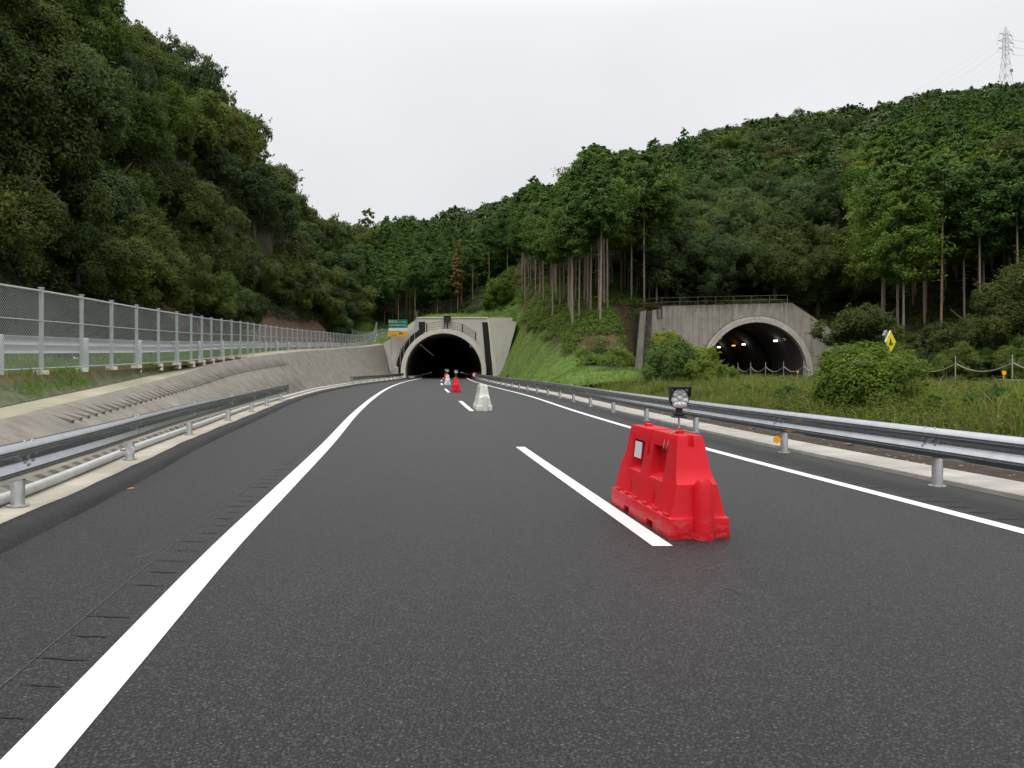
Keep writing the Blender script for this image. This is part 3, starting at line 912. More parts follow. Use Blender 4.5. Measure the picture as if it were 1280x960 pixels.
mb = MB(); mb.prism_y([(-3.08, 8.4), (.05, 8.42), (.05, 7.9), (.70, 7.85), (-1.42, .1), (-2.03, .1)], TY - .95, TY + 1.8); mb.build('wing_panel', MT['portal_new'], p1)
tunnel_tube('tunnel_lining', MT['lining'], TX, TZ, 5.3, TY + .4, 268, -.08, 0.0, p1)
mb = MB(); mb.box((-14.2, 117.5, .15), (.8, 10, .3)); mb.build('kerb_walk', MT['ring_new'], p1)
first = None
for k in range(11):
    y = TY + 6 + 9.5 * k
    if first is None:
        mb = MB(); mb.box((0, 0, 0), (.20, .22, .09), ry=R(-35)); mb.build('ceiling_lamp', MT['lamp_dim'], p1)
        first = q = bpy.data.objects[[o.name for o in p1.children if o.name.startswith('ceiling_lamp')][0]]
    else:
        q = first.copy(); COL.objects.link(q); q.parent = p1
    q.location = (TX - 3.45 - .08 * (y - TY), y, TZ + 3.85)
mb = MB(); mb.box((-5.95, TY + 3, 4.6), (.16, .3, .4)); mb.build('wall_lamp', MT['lamp_dim'], p1)
# arch guard fence above the ring
gf = empty('safety_railing', (0, 0, 0), 0, 'dark bent safety railing over the crown of the new tunnel arch', 'railing')
mb = MB(); pp = []
for px, pyb, pyt in ((533.5, 413, 406.8), (555.5, 410.5, 403.8), (578, 413.5, 407.5), (594.5, 423.5, 417.5)):
    X = (px - 640) * .1115; zb, zt = HC + (460 - pyb) * .1115, HC + (460 - pyt) * .1115
    pp.append((X, zb, zt + .25))
for i in range(3):
    for h in (0, .33, .66, 1.0):
        a, b = pp[i], pp[i + 1]
        mb.tube([(a[0], TY - .6, a[1] + (a[2] - a[1]) * h), (b[0], TY - .6, b[1] + (b[2] - b[1]) * h)], .03 if h in (0, 1.0) else .02, 6)
    for k in range(1, 8):
        a, b = pp[i], pp[i + 1]; f = k / 8
        mb.tube([(a[0] + (b[0] - a[0]) * f, TY - .6, a[1] + (b[1] - a[1]) * f), (a[0] + (b[0] - a[0]) * f, TY - .6, a[2] + (b[2] - a[2]) * f)], .012, 5)
mb.build('bars', MT['darkmetal'], gf)
for x, zb, zt in pp:
    mb = MB(); mb.box((x, TY - .6, (zb + zt) / 2 - .1), (.16, .10, zt - zb + .3)); mb.build('post', MT['darkmetal'], gf)
# equipment box on the crown
eq = empty('signal_box', (-9.05, TY - .25, 8.3), 0, 'black box with a thin mast on top of the new tunnel portal crown', 'signal box')
mb = MB(); mb.box((0, 0, .0), (.95, .4, .8)); mb.box((0, -.24, .38), (1.05, .14, .06)); mb.build('housing', MT['darkmetal'], eq, bevel=.03)
mb = MB(); mb.tube([(.25, .2, .3), (.25, .2, 1.3)], .035, 6); mb.build('mast', MT['darkmetal'], eq)
mb = MB(); mb.box((0, .1, -.9), (.14, .14, 1.4)); mb.build('bracket', MT['darkmetal'], eq)
# stair hand rail up the left side of the portal
hr = empty('hand_rail', (0, 0, 0), 0, 'thin metal hand rail stepping up the facade left of the new tunnel mouth', 'hand rail')
mb = MB()
hp = [(-16.2, 2.0), (-15.6, 3.1), (-15.1, 4.0), (-14.3, 5.3), (-13.6, 6.5), (-13.35, 7.6)]
for x, z in hp:
    mb2 = MB(); mb2.tube([(x, TY - .25, z - 1.2), (x, TY - .25, z + .9)], .032, 6); mb2.build('post', MT['post_steel'], hr)
for d in (.9, .4):
    mb.tube([(x, TY - .25, z + d) for x, z in hp], .025, 6)
mb.tube([(-13.3, TY - .25, 7.4), (-13.3, TY - .25, 9.3)], .03, 6)
mb.build('rails', MT['post_steel'], hr)
cab = empty('control_cabinet', (-16.1, TY - .9, 0), 0, 'small pale control cabinet at the foot of the new portal, left of the arch', 'cabinet')
mb = MB(); mb.box((0, 0, .85), (.55, .45, 1.5)); mb.build('body', MT['signwhite'], cab, bevel=.02)
mb = MB(); mb.box((0, -.235, .85), (.45, .02, 1.3)); mb.build('door', MT['fence_post'], cab)
mb = MB(); mb.box((0, 0, .06), (.7, .6, .14)); mb.build('plinth', MT['ring_new'], cab)

# --- old tunnel
UX, UZ, UY = 25.75, .95, 84.3
p2 = empty('tunnel_portal', (0, 0, 0), 0, 'weathered grey concrete tunnel portal on the right with lamps lit inside its mouth', 'tunnel portal')
inner = arc_pts(UX, UZ, 5.55, -.15)
mb = MB()
mb.prism_y([(15.75, -.15), (15.75, 7.95), (29.5, 8.28), (34.0, 5.25), (34.0, -.15)] + inner, UY, UY + 2.4)
mb.build('facade', MT['portal_old'], p2)
mb = MB(); ring_mesh(mb, UX, UZ, 5.28, 5.58, UY - .30, UY + .9, -.15); ring_mesh(mb, UX, UZ, 5.585, 5.92, UY - .16, UY + .3, -.15)
mb.build('arch_ring', MT['ring_old'], p2, smooth=True)
mb = MB(); ring_mesh(mb, UX, UZ, 5.55, 5.61, UY - .175, UY - .12, -.15); ring_mesh(mb, UX, UZ, 5.92, 5.99, UY - .02, UY + .1, -.15)
mb.build('ring_groove', MT['drain'], p2, smooth=True)
mb = MB(); mb.prism_y([(13.45, 7.3), (14.05, 7.45), (13.55, .2), (12.75, .2)], UY - .5, UY + 2.4); mb.prism_y([(14.75, 7.5), (15.74, 7.7), (15.74, .2), (14.45, .2)], UY - .1, UY + 2.4)
mb.build('wing_panel', MT['portal_old'], p2)
mb = MB(); mb.prism_y([(14.04, 7.45), (14.76, 7.5), (14.46, .2), (13.54, .2)], UY - .04, UY + 2.3); mb.build('drain_channel', MT['drain'], p2)
mb = MB(); mb.prism_y([(11.4, 6.9), (15.7, 7.6), (15.7, -.5), (11.4, -.5)], UY + .45, UY + 2.6); mb.build('backing_slab', MT['drain'], p2); mb = MB(); mb.prism_y([(33.6, 5.0), (37.2, 3.0), (37.2, -.5), (33.6, -.5)], UY + .55, UY + 2.6); mb.build('backing_slab', MT['drain'], p2)  # added dark slabs behind the wings, blocking the sky in the gaps
mb = MB()
mb.tube([(15.3, UY - .2, 6.6), (15.3, UY - .2, 8.0)], .04, 6); mb.tube([(15.75, UY - .2, 6.6), (15.75, UY - .2, 8.0)], .04, 6)
for k in range(5):
    mb.tube([(15.3, UY - .2, 6.7 + .3 * k), (15.75, UY - .2, 6.7 + .3 * k)], .025, 6)
mb.build('ladder', MT['darkmetal'], p2)
mb = MB(); mb.prism_y([(34.05, 4.2), (36.2, 2.6), (36.2, -.1), (34.05, -.1)], UY + .1, UY + .5); mb.build('wing_panel', MT['portal_old'], p2)
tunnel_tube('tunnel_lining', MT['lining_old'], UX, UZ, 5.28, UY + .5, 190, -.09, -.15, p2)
mb = MB()
rows = []
for y in (UY + 8.5, UY + 10.0):
    rows.append([(x - .09 * (y - UY), y, z) for x, z in arc_pts(UX, UZ, 5.22, -.1, 40)][:26])
mb.grid(rows)
mb.build('lining_joint', MT['black'], p2)
first = {}
for px, py, y, mat in ((898.6, 434, 105.9, 'lamp_on'), (929.5, 430.5, 97.3, 'lamp_on'), (969.5, 426, 88.0, 'lamp_on'), (917, 432, 100.6, 'lamp_orange'), (889, 435.3, 108.9, 'lamp_orange'), (900, 423.4, 85.6, 'signwhite'), (980, 424.3, 85.6, 'signwhite')):
    mb = MB(); sx = .40 if mat != 'signwhite' else .42
    mb.box((0, 0, 0), (sx * .85, .5, .16 if mat != 'lamp_on' else .2), ry=R(-38 if px < 910 and mat == 'signwhite' else (38 if mat == 'signwhite' else 0)))
    q = mb.build('tunnel_lamp', MT[mat], p2, bevel=.04)
    q.location = ((px - 640) * y / 1000, y, HC + (460 - py) * y / 1000)
rl = empty('pipe_railing', (0, 0, 0), 0, 'rusty pipe railing along the top of the old right tunnel portal', 'railing')
mb = MB()
for h in (.45, .9):
    mb.tube([(13.6, UY + .6, 7.75 + h), (15.8, UY + .5, 7.95 + h), (29.3, UY + .5, 8.25 + h)], .022, 6)
mb.build('rails', MT['rust'], rl)
for k in range(9):
    x = 14 + 15.2 * k / 8
    mb = MB(); mb.tube([(x, UY + .5, 7.8), (x, UY + .5, 8.95 + .02 * k)], .03, 6); mb.build('post', MT['rust'], rl)

# ------------------------------------------------------------------ plastic water barriers
def barrier_mesh():
    H = .84
    lv = [(0, .90, .262), (.165, .895, .258), (.178, .865, .235), (.44, .835, .176), (.455, .815, .172), (.50, .775, .163), (.57, .742, .149), (.80, .69, .118), (H, .675, .105)]
    mb = MB()
    rows = []
    for z, hl, hw in lv:
        rows.append([(-hw, -hl, z), (hw, -hl, z), (hw, hl, z), (-hw, hl, z)])
    mb.grid(rows, close=True)
    mb.add(rows[0], [(3, 2, 1, 0)]); mb.add(rows[-1], [(0, 1, 2, 3)])
    me = bpy.data.meshes.new('body')
    bm = bmesh.new()
    vs = [bm.verts.new(p) for p in mb.v]
    for f in mb.f:
        bm.faces.new([vs[i] for i in f])
    bmesh.ops.remove_doubles(bm, verts=bm.verts, dist=1e-5)
    bmesh.ops.recalc_face_normals(bm, faces=bm.faces)
    bm.to_mesh(me); bm.free()
    o = bpy.data.objects.new('body', me); COL.objects.link(o)
    cut = MB()

    def wedge(y0, y1, z0, z1, sx, depth, sill):
        # pocket cut into the side: a vertical back wall and a sill that slopes out
        xo, xi = sx * .36, sx * (.155 - depth)
        P = [(xi, z1), (xo, z1 + .0), (xo, z0 - sill), (xi, z0)]
        vs = [(x, y0, z) for x, z in P] + [(x, y1, z) for x, z in P]
        cut.add(vs, [(0, 1, 2, 3), (7, 6, 5, 4), (0, 4, 5, 1), (1, 5, 6, 2), (2, 6, 7, 3), (3, 7, 4, 0)])
    for sx in (-1, 1):
        wedge(-.47, -.10, .46, .715, sx, .085, .11)
        wedge(.16, .50, .46, .715, sx, .085, .11)
        for yy in (-.36, .34):
            cut.box((sx * .245, yy, .31), (.09, .10, .22))          # lower notches
        cut.box((sx * .11, .03, .74), (.07, .07, .30))              # joint between the two chambers
        for yy in (-.36, .36):
            cut.box((sx * .25, yy, .02), (.12, .17, .09))           # fork lift slots
    cut.box((0, .03, .83), (.5, .075, .09))
    for ye in (-.72, .72):
        cut.box((0, ye, .82), (.05, .16, .16))
    me2 = bpy.data.meshes.new('cutter')
    bm = bmesh.new()
    vs = [bm.verts.new(p) for p in cut.v]
    for f in cut.f:
        bm.faces.new([vs[i] for i in f])
    bmesh.ops.recalc_face_normals(bm, faces=bm.faces)
    bm.to_mesh(me2); bm.free()
    c = bpy.data.objects.new('cutter', me2); COL.objects.link(c)
    md = o.modifiers.new('cut', 'BOOLEAN'); md.operation = 'DIFFERENCE'; md.object = c; md.solver = 'EXACT'
    md.use_self = True
    bv = o.modifiers.new('bev', 'BEVEL'); bv.width = .014; bv.segments = 3; bv.limit_method = 'ANGLE'; bv.angle_limit = R(28); bv.use_clamp_overlap = True
    bake_mods(o)
    bpy.data.objects.remove(c)
    me = o.data
    bpy.data.objects.remove(o)
    me.polygons.foreach_set('use_smooth', [True] * len(me.polygons))
    try: me.set_sharp_from_angle(angle=R(50))
    except Exception: pass
    return me


BM = barrier_mesh()


def lamp_head(t, z0):
    """LED work lamp with a black visor and stand on the barrier's filler; faces local -Y."""
    l = empty('work_lamp', (0, 0, 0))
    return l


def make_barrier(mat):
    t = empty('water_barrier')
    me = BM.copy()
    link('body', me, MT[mat], t)
    for y in (-.9, .9):
        mb = MB()
        xo = .03
        mb.tube([(xo, y * 1.0, .0 if y < 0 else .05), (xo, y * 1.0, .455), (xo, y * .985, .475)], [.088, .072, .060], 16)
        mb.build('coupling_lug', MT[mat], t, smooth=True)
    for y in (-.42, .46):
        mb = MB(); mb.tube([(0, y, .835), (0, y, .862), (0, y, .868)], [.042, .040, .030], 12)
        for s in (-1, 1):
            mb.tube([(s * .03, y, .86), (s * .03, y, .882)], [.014, .010], 8)
        mb.build('filler_cap', MT[mat], t, smooth=True)
    for y in (-.74, -.45, -.16, .14, .43, .72):
        for s in (-1, 1):
            mb = MB(); mb.box((s * .232, y, .186), (.045, .13, .018)); mb.build('ledge_rib', MT[mat], t, bevel=.006)
    mb = MB(); mb.box((-.145, .335, .62), (.008, .20, .155), ry=R(6)); mb.build('reflective_sheet', MT['sticker'], t)
    return t


def make_lamp():
    l = empty('work_lamp')
    mb = MB()
    mb.box((0, 0, .012), (.14, .13, .016)); mb.box((0, 0, .035), (.10, .085, .03)); mb.box((0, .0, .065), (.065, .05, .035)); mb.box((-.0, .012, .085), (.05, .03, .03))
    mb.build('foot', MT['blackplastic'], l, bevel=.006)
    mb = MB(); mb.tube([(0, 0, -.09), (0, 0, .005)], .011, 10); mb.build('stem', MT['post_steel'], l)
    mb = MB(); mb.tube([(0, .055, .175), (0, .045, .175), (0, -.035, .175), (0, -.038, .175)], [.06, .096, .096, .090], 30); mb.build('housing', MT['blackplastic'], l, smooth=True)
    mb = MB()
    mb.box((0, -.03, .276), (.212, .15, .010)); mb.box((0, -.02, .266), (.19, .12, .012))
    for s_ in (-1, 1):
        for a_, b_ in (((.103, .272), (.1, .235)), ((.1, .235), (.094, .19))):
            mb.grid([[(s_ * x, y, z) for x, z in (a_, b_)] for y in (-.10, .03)])
            mb.grid([[(s_ * (x - .006), y, z) for x, z in (a_, b_)] for y in (-.10, .03)])
    mb.build('visor', MT['blackplastic'], l)
    mb = MB()
    for x, z in ((0, .058), (-.052, .034), (.052, .034), (0, .002), (-.060, -.018), (.060, -.018), (0, -.056), (-.046, -.054), (.046, -.054)):
        c = Vector((x * .95, -.040, .172 + z * .95))
        mb.tube([c, c + Vector((0, -.007, 0)), c + Vector((0, -.010, 0))], [.029, .022, .006], 14)
    mb.disc((0, -.0385, .174), .084, (0, 1, 0), .004, 28)
    mb.build('lens', MT['lens'], l, smooth=True)
    return l


red0 = make_barrier('red')
white0 = make_barrier('dust')
lamp0 = make_lamp()
bars = [(6.62 + .92, 'red', True, 'bright red plastic water barrier nearest on the road, work lamp standing on top'),
        (26.45 + .9, 'white', False, 'dusty white plastic water barrier with nothing on top, first white one on the lane line'),
        (46.6 + .9, 'red', True, 'smaller red water barrier with lamp in the middle distance, right behind the first white barrier'),
        (66.7 + .9, 'white', True, 'white water barrier carrying a lamp, last white one before the tunnel mouth'),
        (86.7 + .9, 'red', True, 'farthest red water barrier, half hidden behind the white one near the tunnel')]
used = {'red': False, 'white': False}
lamp_used = False
LAMPL = ['black visored round LED work lamp on the nearest red barrier', None, 'round LED lamp on the middle distance red barrier', 'round LED lamp on the farther white barrier', 'round LED lamp on the farthest red barrier by the tunnel']
for i, (y, colr, lit, label) in enumerate(bars):
    src = red0 if colr == 'red' else white0
    b = src if not used[colr] else copy_tree(src)
    used[colr] = True
    s = (line_c(y + 1) - line_c(y - 1)) / 2
    xoff = .155 + .262 if i == 0 else .40 + .02 * i
    b.location = (line_c(y) + xoff + (0.0 if i else -.03), y, .0)
    b.rotation_euler = (0, 0, -math.atan(s) + (R(.8) if i == 0 else 0))
    tag(b, label, 'water barrier', 'water barriers along the lane line')
    if lit:
        l = lamp0 if not lamp_used else copy_tree(lamp0)
        lamp_used = True
        d = Vector((math.sin(math.atan(s)), math.cos(math.atan(s)), 0))
        q = Vector(b.location) - d * .42
        l.location = (q.x, q.y, .975)
        l.rotation_euler = (0, 0, R(2))
        if i == 0:
            l.scale = (.88, .88, 1.0)
        if i >= 2:
            l.scale = (1.25, 1.25, 1.25)
            l.location.z = .99
        tag(l, LAMPL[i], 'work lamp', 'work lamps on the barriers')
# wires tying the lamp to the near barrier
b = red0
mb = MB()
for dx in (-.03, .03):
    mb.tube([(-.02, -.42 + dx, .87), (-.10, -.42 + dx * 1.6, .848), (-.128, -.42 + dx * 1.6, .74), (-.13, -.40 + dx, .70)], .0045, 6)
    mb.tube([(.02, -.42 + dx, .87), (.10, -.46 + dx * 1.6, .85)], .0045, 6)
mb.build('tie_wire', MT['rope'], lamp0 if False else b)

# things stacked inside the new tunnel mouth, right side
for k, (x, y, rz, lab) in enumerate(((-5.9, 119.5, .4, 'dim red barrier parked inside the new tunnel, farther one at the right wall'), (-5.0, 116.0, 1.2, 'red barrier parked crosswise just inside the new tunnel mouth, right side'))):
    b = copy_tree(red0)
    for ch_ in list(b.children):
        if ch_.name.startswith('tie_wire'): bpy.data.objects.remove(ch_)
    b.location = (x, y, 0); b.rotation_euler = (0, 0, rz)
    tag(b, lab, 'water barrier', 'red barriers parked in the tunnel')
tp = empty('timber_pile', (-4.35, 107.5, .0), R(8), 'pile of pale timber beams beside the right wall of the new tunnel mouth', 'timber')
for k in range(5):
    mb = MB(); mb.box((-.35 + .24 * (k % 3) + .08 * (k // 3), random.uniform(-.2, .2), .12 + .2 * (k // 3)), (.2, 3.4, .18)); mb.build('beam', MT['wood'], tp, bevel=.01)

# ------------------------------------------------------------------ signs
def text(body, size, loc, mat, parent, width=None, name='lettering', rx=R(90)):
    cu = bpy.data.curves.new(name, 'FONT')
    cu.body = body; cu.size = size; cu.align_x = 'CENTER'; cu.align_y = 'CENTER'; cu.extrude = .006
    o = bpy.data.objects.new(name, cu); COL.objects.link(o)
    cu.materials.append(mat)
    o.parent = parent; o.location = loc; o.rotation_euler = (rx, 0, 0)
    bpy.context.view_layer.update()
    wdt = o.dimensions.x
    me = bpy.data.meshes.new_from_object(o.evaluated_get(bpy.context.evaluated_depsgraph_get()))
    q = bpy.data.objects.new(name, me); COL.objects.link(q)
    if not me.materials: me.materials.append(mat)
    q.parent = parent; q.location = loc; q.rotation_euler = (rx, 0, 0)
    if width and wdt > 0: q.scale = (width / wdt, 1, 1)
    bpy.data.objects.remove(o); bpy.data.curves.remove(cu)
    return q


SY = 110.6
k = SY / 1000
sg = empty('tunnel_sign', ((497 - 640) * k, SY, 4.6), 0, 'green tunnel name sign with white lettering over an orange board, left of the new portal', 'road sign')


def board(x0, x1, y0, y1, name, mat, parent, oz, yo=0.0, th=.06):
    mb = MB(); mb.box((((x0 + x1) / 2 - 497) * k, yo, HC + (460 - (y0 + y1) / 2) * k - oz), ((x1 - x0) * k, th, (y1 - y0) * k)); return mb.build(name, mat, parent, bevel=.01)


gb = board(485.5, 509.5, 399.5, 409.6, 'name_board', MT['green'], sg, 4.6)
board(485.5, 509.5, 410.0, 413.8, 'plate', MT['signwhite'], sg, 4.6)
ob = board(485, 510, 414.6, 420.6, 'notice_board', MT['orange'], sg, 4.6)
zc = HC + (460 - 402.3) * k - 4.6
text('東名内山', .40, (-.62, -.045, zc), MT['signwhite'], gb, 1.25)
text('トンネル', .28, (.68, -.045, zc - .02), MT['signwhite'], gb, .95)
text('Higashi Naiyama Tunnel', .30, (0, -.045, zc - .46), MT['signwhite'], gb, 2.35)
zo = HC + (460 - 417.6) * k - 4.6
mb = MB(); mb.box((-.55, -.04, zo - .12), (.75, .03, .12)); mb.build('marking', MT['brown_bark'], ob)
mb = MB()
mb.grid([[(.45 + .1 * math.cos(a) * 2.6, -.045, zo - .05 + .30 * math.sin(a)), (.45 + .1 * math.cos(a) * 1.2, -.045, zo - .05 + .14 * math.sin(a))] for a in np.linspace(-.2, math.pi, 12)])
mb.build('arrow', MT['inkblack'], ob)
mb = MB(); mb.tube([(-.9, .1, -1.4), (-.9, .1, 3.4)], .06, 8); mb.tube([(.9, .1, -.2), (.9, .1, 3.4)], .06, 8); mb.build('pole', MT['post_steel'], sg)

# yellow works sign
WY = 47.0
k2 = WY / 1000
ws = empty('works_sign', ((1113.3 - 640) * k2, WY, .3), R(38), 'yellow diamond roadworks sign with a digging worker, on a pole behind the round bush', 'road sign')
zc = HC + (460 - 427) * k2 - .3
rd = .60
def diamond(mb, r, y, th):
    mb.prism_y([(0, zc - r * 1.05), (r, zc), (0, zc + r * 1.05), (-r, zc)], y, y + th)
mb = MB(); diamond(mb, rd + .035, .0, .05); mb.build('frame', MT['signwhite'], ws)
mb = MB(); diamond(mb, rd, -.015, .012); pb_ = mb.build('panel', MT['yellow'], ws)
mb = MB()
Q = lambda x, z: (x * .048, -.022, zc + z * .048)
def limb(a, b, wd):
    a, b = Vector(Q(*a)), Vector(Q(*b)); d = (b - a).normalized(); n = Vector((-d.z, 0, d.x)) * wd / 2
    mb.add([a - n, b - n, b + n, a + n], [(0, 1, 2, 3)])
limb((-1.4, 2.4), (.4, -.9), .11); limb((.4, -.9), (2.0, -4.0), .08); limb((.2, -.9), (-1.1, -3.6), .08); limb((-1.2, 2.2), (1.0, .2), .07); limb((-1.2, 2.0), (-2.6, -.6), .07); limb((-2.9, .4), (-1.0, -4.1), .045)
mb.add([Q(-4.6, -4.4), Q(-2.4, -4.4), Q(-3.2, -2.6), Q(-3.9, -2.4)], [(0, 1, 2, 3)])
limb((-4.6, -4.4), (2.8, -4.4), .05)
mb.add([Q(-1.3 + .95 * math.cos(t), 3.4 + .95 * math.sin(t)) for t in np.linspace(0, 2 * math.pi, 12)[:-1]], [tuple(range(11))])
mb.build('worker_symbol', MT['inkblack'], pb_)
mb = MB(); mb.tube([(0, .09, -.6), (0, .09, zc + .5)], .04, 10); mb.build('pole', MT['post_steel'], ws)
mb = MB(); mb.box((-.34, .14, zc + .40), (.34, .16, .46), ry=R(44)); mb.build('battery_box', MT['signback'], ws, bevel=.02)

# rope fence along the near edge of the far carriageway
rf = empty('rope_fence', (0, 0, 0), 0, 'slack rope strung between thin steel posts along the far right carriageway', 'rope fence')
rx = lambda y: road2_c(y) - 6.1
rys = [34.2, 38, 42.2, 46.3, 50.2, 53.6, 56.8, 59.8, 63.3, 66.8, 70, 73]
tops = []
for y in rys:
    zt = 2.05 - .005 * (y - 40)
    mb = MB(); mb.tube([(rx(y), y, -.1), (rx(y), y, zt)], .026, 8)
    mb.build('post', MT['post_steel'], rf)
    tops.append(Vector((rx(y), y, zt - .38)))
mb = MB()
for a, b in zip(tops[:-1], tops[1:]):
    mb.tube([a.lerp(b, t) + Vector((0, -.03, -.42 * 4 * t * (1 - t))) for t in np.linspace(0, 1, 11)], .022, 6)
mb.build('rope', MT['rope'], rf)
for (px, py, y, lab) in ((1254.5, 466, 37.0, 'small post with a round amber reflector beside the rope fence, right edge'), (997, 464.5, 70, 'small post with an amber reflector before the old tunnel mouth')):
    d = empty('delineator', ((px - 640) * y / 1000, y, .1), 0, lab, 'delineator')
    z = HC + (460 - py) * y / 1000 - .1
    mb = MB(); mb.tube([(0, 0, 0), (0, 0, z + .1)], .03, 8); mb.build('post', MT['amber'] if px > 1100 else MT['post_steel'], d)
    mb = MB(); mb.disc((0, -.04, z), .10, (0, 1, 0), .03, 16); mb.build('reflector', MT['amber'], d)

# white van on the far carriageway, mostly behind the round bush
van = empty('white_van', (24.35, 58.2, -.06), R(5), 'white van on the far right carriageway, only its roof corner showing behind the bush', 'van')
mb = MB()
prof = [(-2.2, .35), (-2.25, .95), (-2.18, 1.25), (-1.95, 2.05), (-1.7, 2.42), (-1.2, 2.52), (2.0, 2.50), (2.25, 2.3), (2.35, .95), (2.33, .35)]
rows = []
for f, sx in ((-1, -.80), (-1, -.86), (1, .86), (1, .80)):
    rows.append([(sx if z < 1.3 else sx * (1 - .10 * (z - 1.3)), y, z) for y, z in prof])
for r_ in (0, 3):
    rows[r_] = [(x, y * .985, z * (.985 if z > 1 else 1.0) + .01) for x, y, z in rows[r_]]
mb.grid(rows); mb.add(rows[0], [tuple(range(10))]); mb.add(rows[3], [tuple(range(10))])
mb.grid([[rows[i][9], rows[i][0]] for i in range(4)])
mb.build('body', MT['vanwhite'], van, smooth=True)
mb = MB(); mb.add([(-.72, -2.195, 1.32), (.72, -2.195, 1.32), (.64, -1.79, 2.36), (-.64, -1.79, 2.36)], [(0, 1, 2, 3)]); mb.build('windscreen', MT['glass'], van)
for s in (-1, 1):
    mb = MB(); mb.add([(s * .875, -1.75, 1.32), (s * .875, 2.0, 1.32), (s * .785, 2.0, 2.25), (s * .785, -1.6, 2.25)], [(0, 1, 2, 3)]); mb.build('side_window', MT['glass'], van)
    mb = MB(); mb.box((s * .66, -2.25, .85), (.28, .06, .22)); mb.build('headlight', MT['lens'], van, bevel=.02)
    for y in (-1.45, 1.45):
        mb = MB(); mb.disc((s * .78, y, .33), .33, (1, 0, 0), .2, 20); wv = mb.build('wheel', MT['rubber'], van, smooth=True)
        mb = MB(); mb.disc((s * .885, y, .33), .19, (1, 0, 0), .02, 16); mb.build('rim', MT['post_steel'], wv)
mb = MB(); mb.box((0, -2.27, .48), (1.66, .12, .24)); mb.build('bumper', MT['vanwhite'], van, bevel=.04)

# a dry leaf and pebbles on the asphalt
X, Y = gx, gy = ((164 - 640) * 1420 / (612 - 460) / 1000, 1420 / (612 - 460))
mb = MB()
mb.add([(-.055, 0, .012), (-.01, -.022, .006), (.05, 0, .02), (-.005, .024, .022)], [(0, 1, 2, 3)])
lf = mb.build('fallen_leaf', MT['dryleaf']); lf.location = (X, Y, .002)
tag(lf, 'small reddish dry leaf lying on the asphalt by the left kerb', 'leaf')
mb = MB()
for _ in range(420):
    y = random.uniform(6, 26); x = med_a(y) + random.uniform(.05, 2.9)
    r_ = random.uniform(.012, .045) * (1 if random.random() > .06 else 2)
    z = float(med_z(x, y))
    vs = [Vector((x, y, z + r_ * .3)) + Vector((random.uniform(.6, 1.1) * a, random.uniform(.6, 1.1) * b, random.uniform(.4, .8) * c)) * r_ for a, b, c in ((1, 0, 0), (-1, 0, 0), (0, 1, 0), (0, -1, 0), (0, 0, 1), (0, 0, -1))]
    mb.add(vs, [(0, 2, 4), (2, 1, 4), (1, 3, 4), (3, 0, 4), (2, 0, 5), (1, 2, 5), (3, 1, 5), (0, 3, 5)])
o = mb.build('gravel', MT['stone']); tag(o, 'loose stones on the bare soil behind the right guardrail', 'gravel', kind='stuff')

# ------------------------------------------------------------------ pylon
PY = 500.0
pyl = empty('power_pylon', ((1257 - 640) * PY / 1000, PY, 168.0), R(20), 'tall pale lattice power pylon standing on the far hilltop at the right', 'pylon')
mb = MB()
lev = [(0, 4.2), (8, 3.2), (16, 2.4), (23, 1.8), (29, 1.35), (34, 1.2), (39, 1.1), (42, .9), (47, .1)]
cr = [[Vector((sx * r_, sy * r_, z)) for sx, sy in ((-1, -1), (1, -1), (1, 1), (-1, 1))] for z, r_ in lev]
for i in range(len(lev) - 1):
    for k_ in range(4):
        n_ = (k_ + 1) % 4
        mb.tube([cr[i][k_], cr[i + 1][k_]], .20, 4)
        mb.tube([cr[i][k_], cr[i + 1][n_]], .11, 4); mb.tube([cr[i][n_], cr[i + 1][k_]], .11, 4)
        mb.tube([cr[i + 1][k_], cr[i + 1][n_]], .11, 4)
mb.build('lattice', MT['pylon'], pyl)
arms = []
for z, L in ((33, 6.2), (37.5, 6.8), (42, 5.6)):
    mb = MB()
    for s in (-1, 1):
        for sy in (-.9, .9):
            mb.tube([(s * 1.0, sy, z), (s * L, 0, z - .4)], .14, 4); mb.tube([(s * .9, sy, z + 1.8), (s * L, 0, z - .4)], .13, 4)
        mb.tube([(s * L, 0, z - .4), (s * (L + .5), 0, z - 3.0)], .16, 5)
        arms.append((s * (L + .5), 0, z - 3.0))
    mb.build('cross_arm', MT['pylon'], pyl)
for s, y, z in arms:
    mb = MB()
    mb.tube([Vector((s, 0, z)) + Vector((-150 * t, 150 * t * .4, -62 * t - 60 * t * (1 - t))) for t in np.linspace(0, 1, 9)], .045, 4)
    mb.tube([Vector((s, 0, z)) + Vector((150 * t, -60 * t, 10 * t - 40 * t * (1 - t))) for t in np.linspace(0, 1, 9)], .045, 4)
    mb.build('conductor', MT['pylon'], pyl)
mb = MB(); mb.disc((2.6, -2, 19), 1.1, (0, 1, 0), .6, 14); mb.build('dish', MT['signback'], pyl)


# ------------------------------------------------------------------ foliage
def leaf_arrays(P, N, size, rg, asp=.6, fold=.22, tang=None):
    n = len(P)
    N = N / (np.linalg.norm(N, axis=1, keepdims=True) + 1e-9)
    T = rg.normal(size=(n, 3)) if tang is None else tang + rg.normal(size=(n, 3)) * .25
    T -= N * (T * N).sum(1, keepdims=True)
    T /= np.linalg.norm(T, axis=1, keepdims=True) + 1e-9
    B = np.cross(N, T)
    s = np.broadcast_to(size, (n,))[:, None]
    V = np.empty((n, 4, 3))
    V[:, 0] = P - T * s
    V[:, 1] = P + B * s * asp - N * s * fold
    V[:, 2] = P + T * s
    V[:, 3] = P - B * s * asp - N * s * fold
    return V


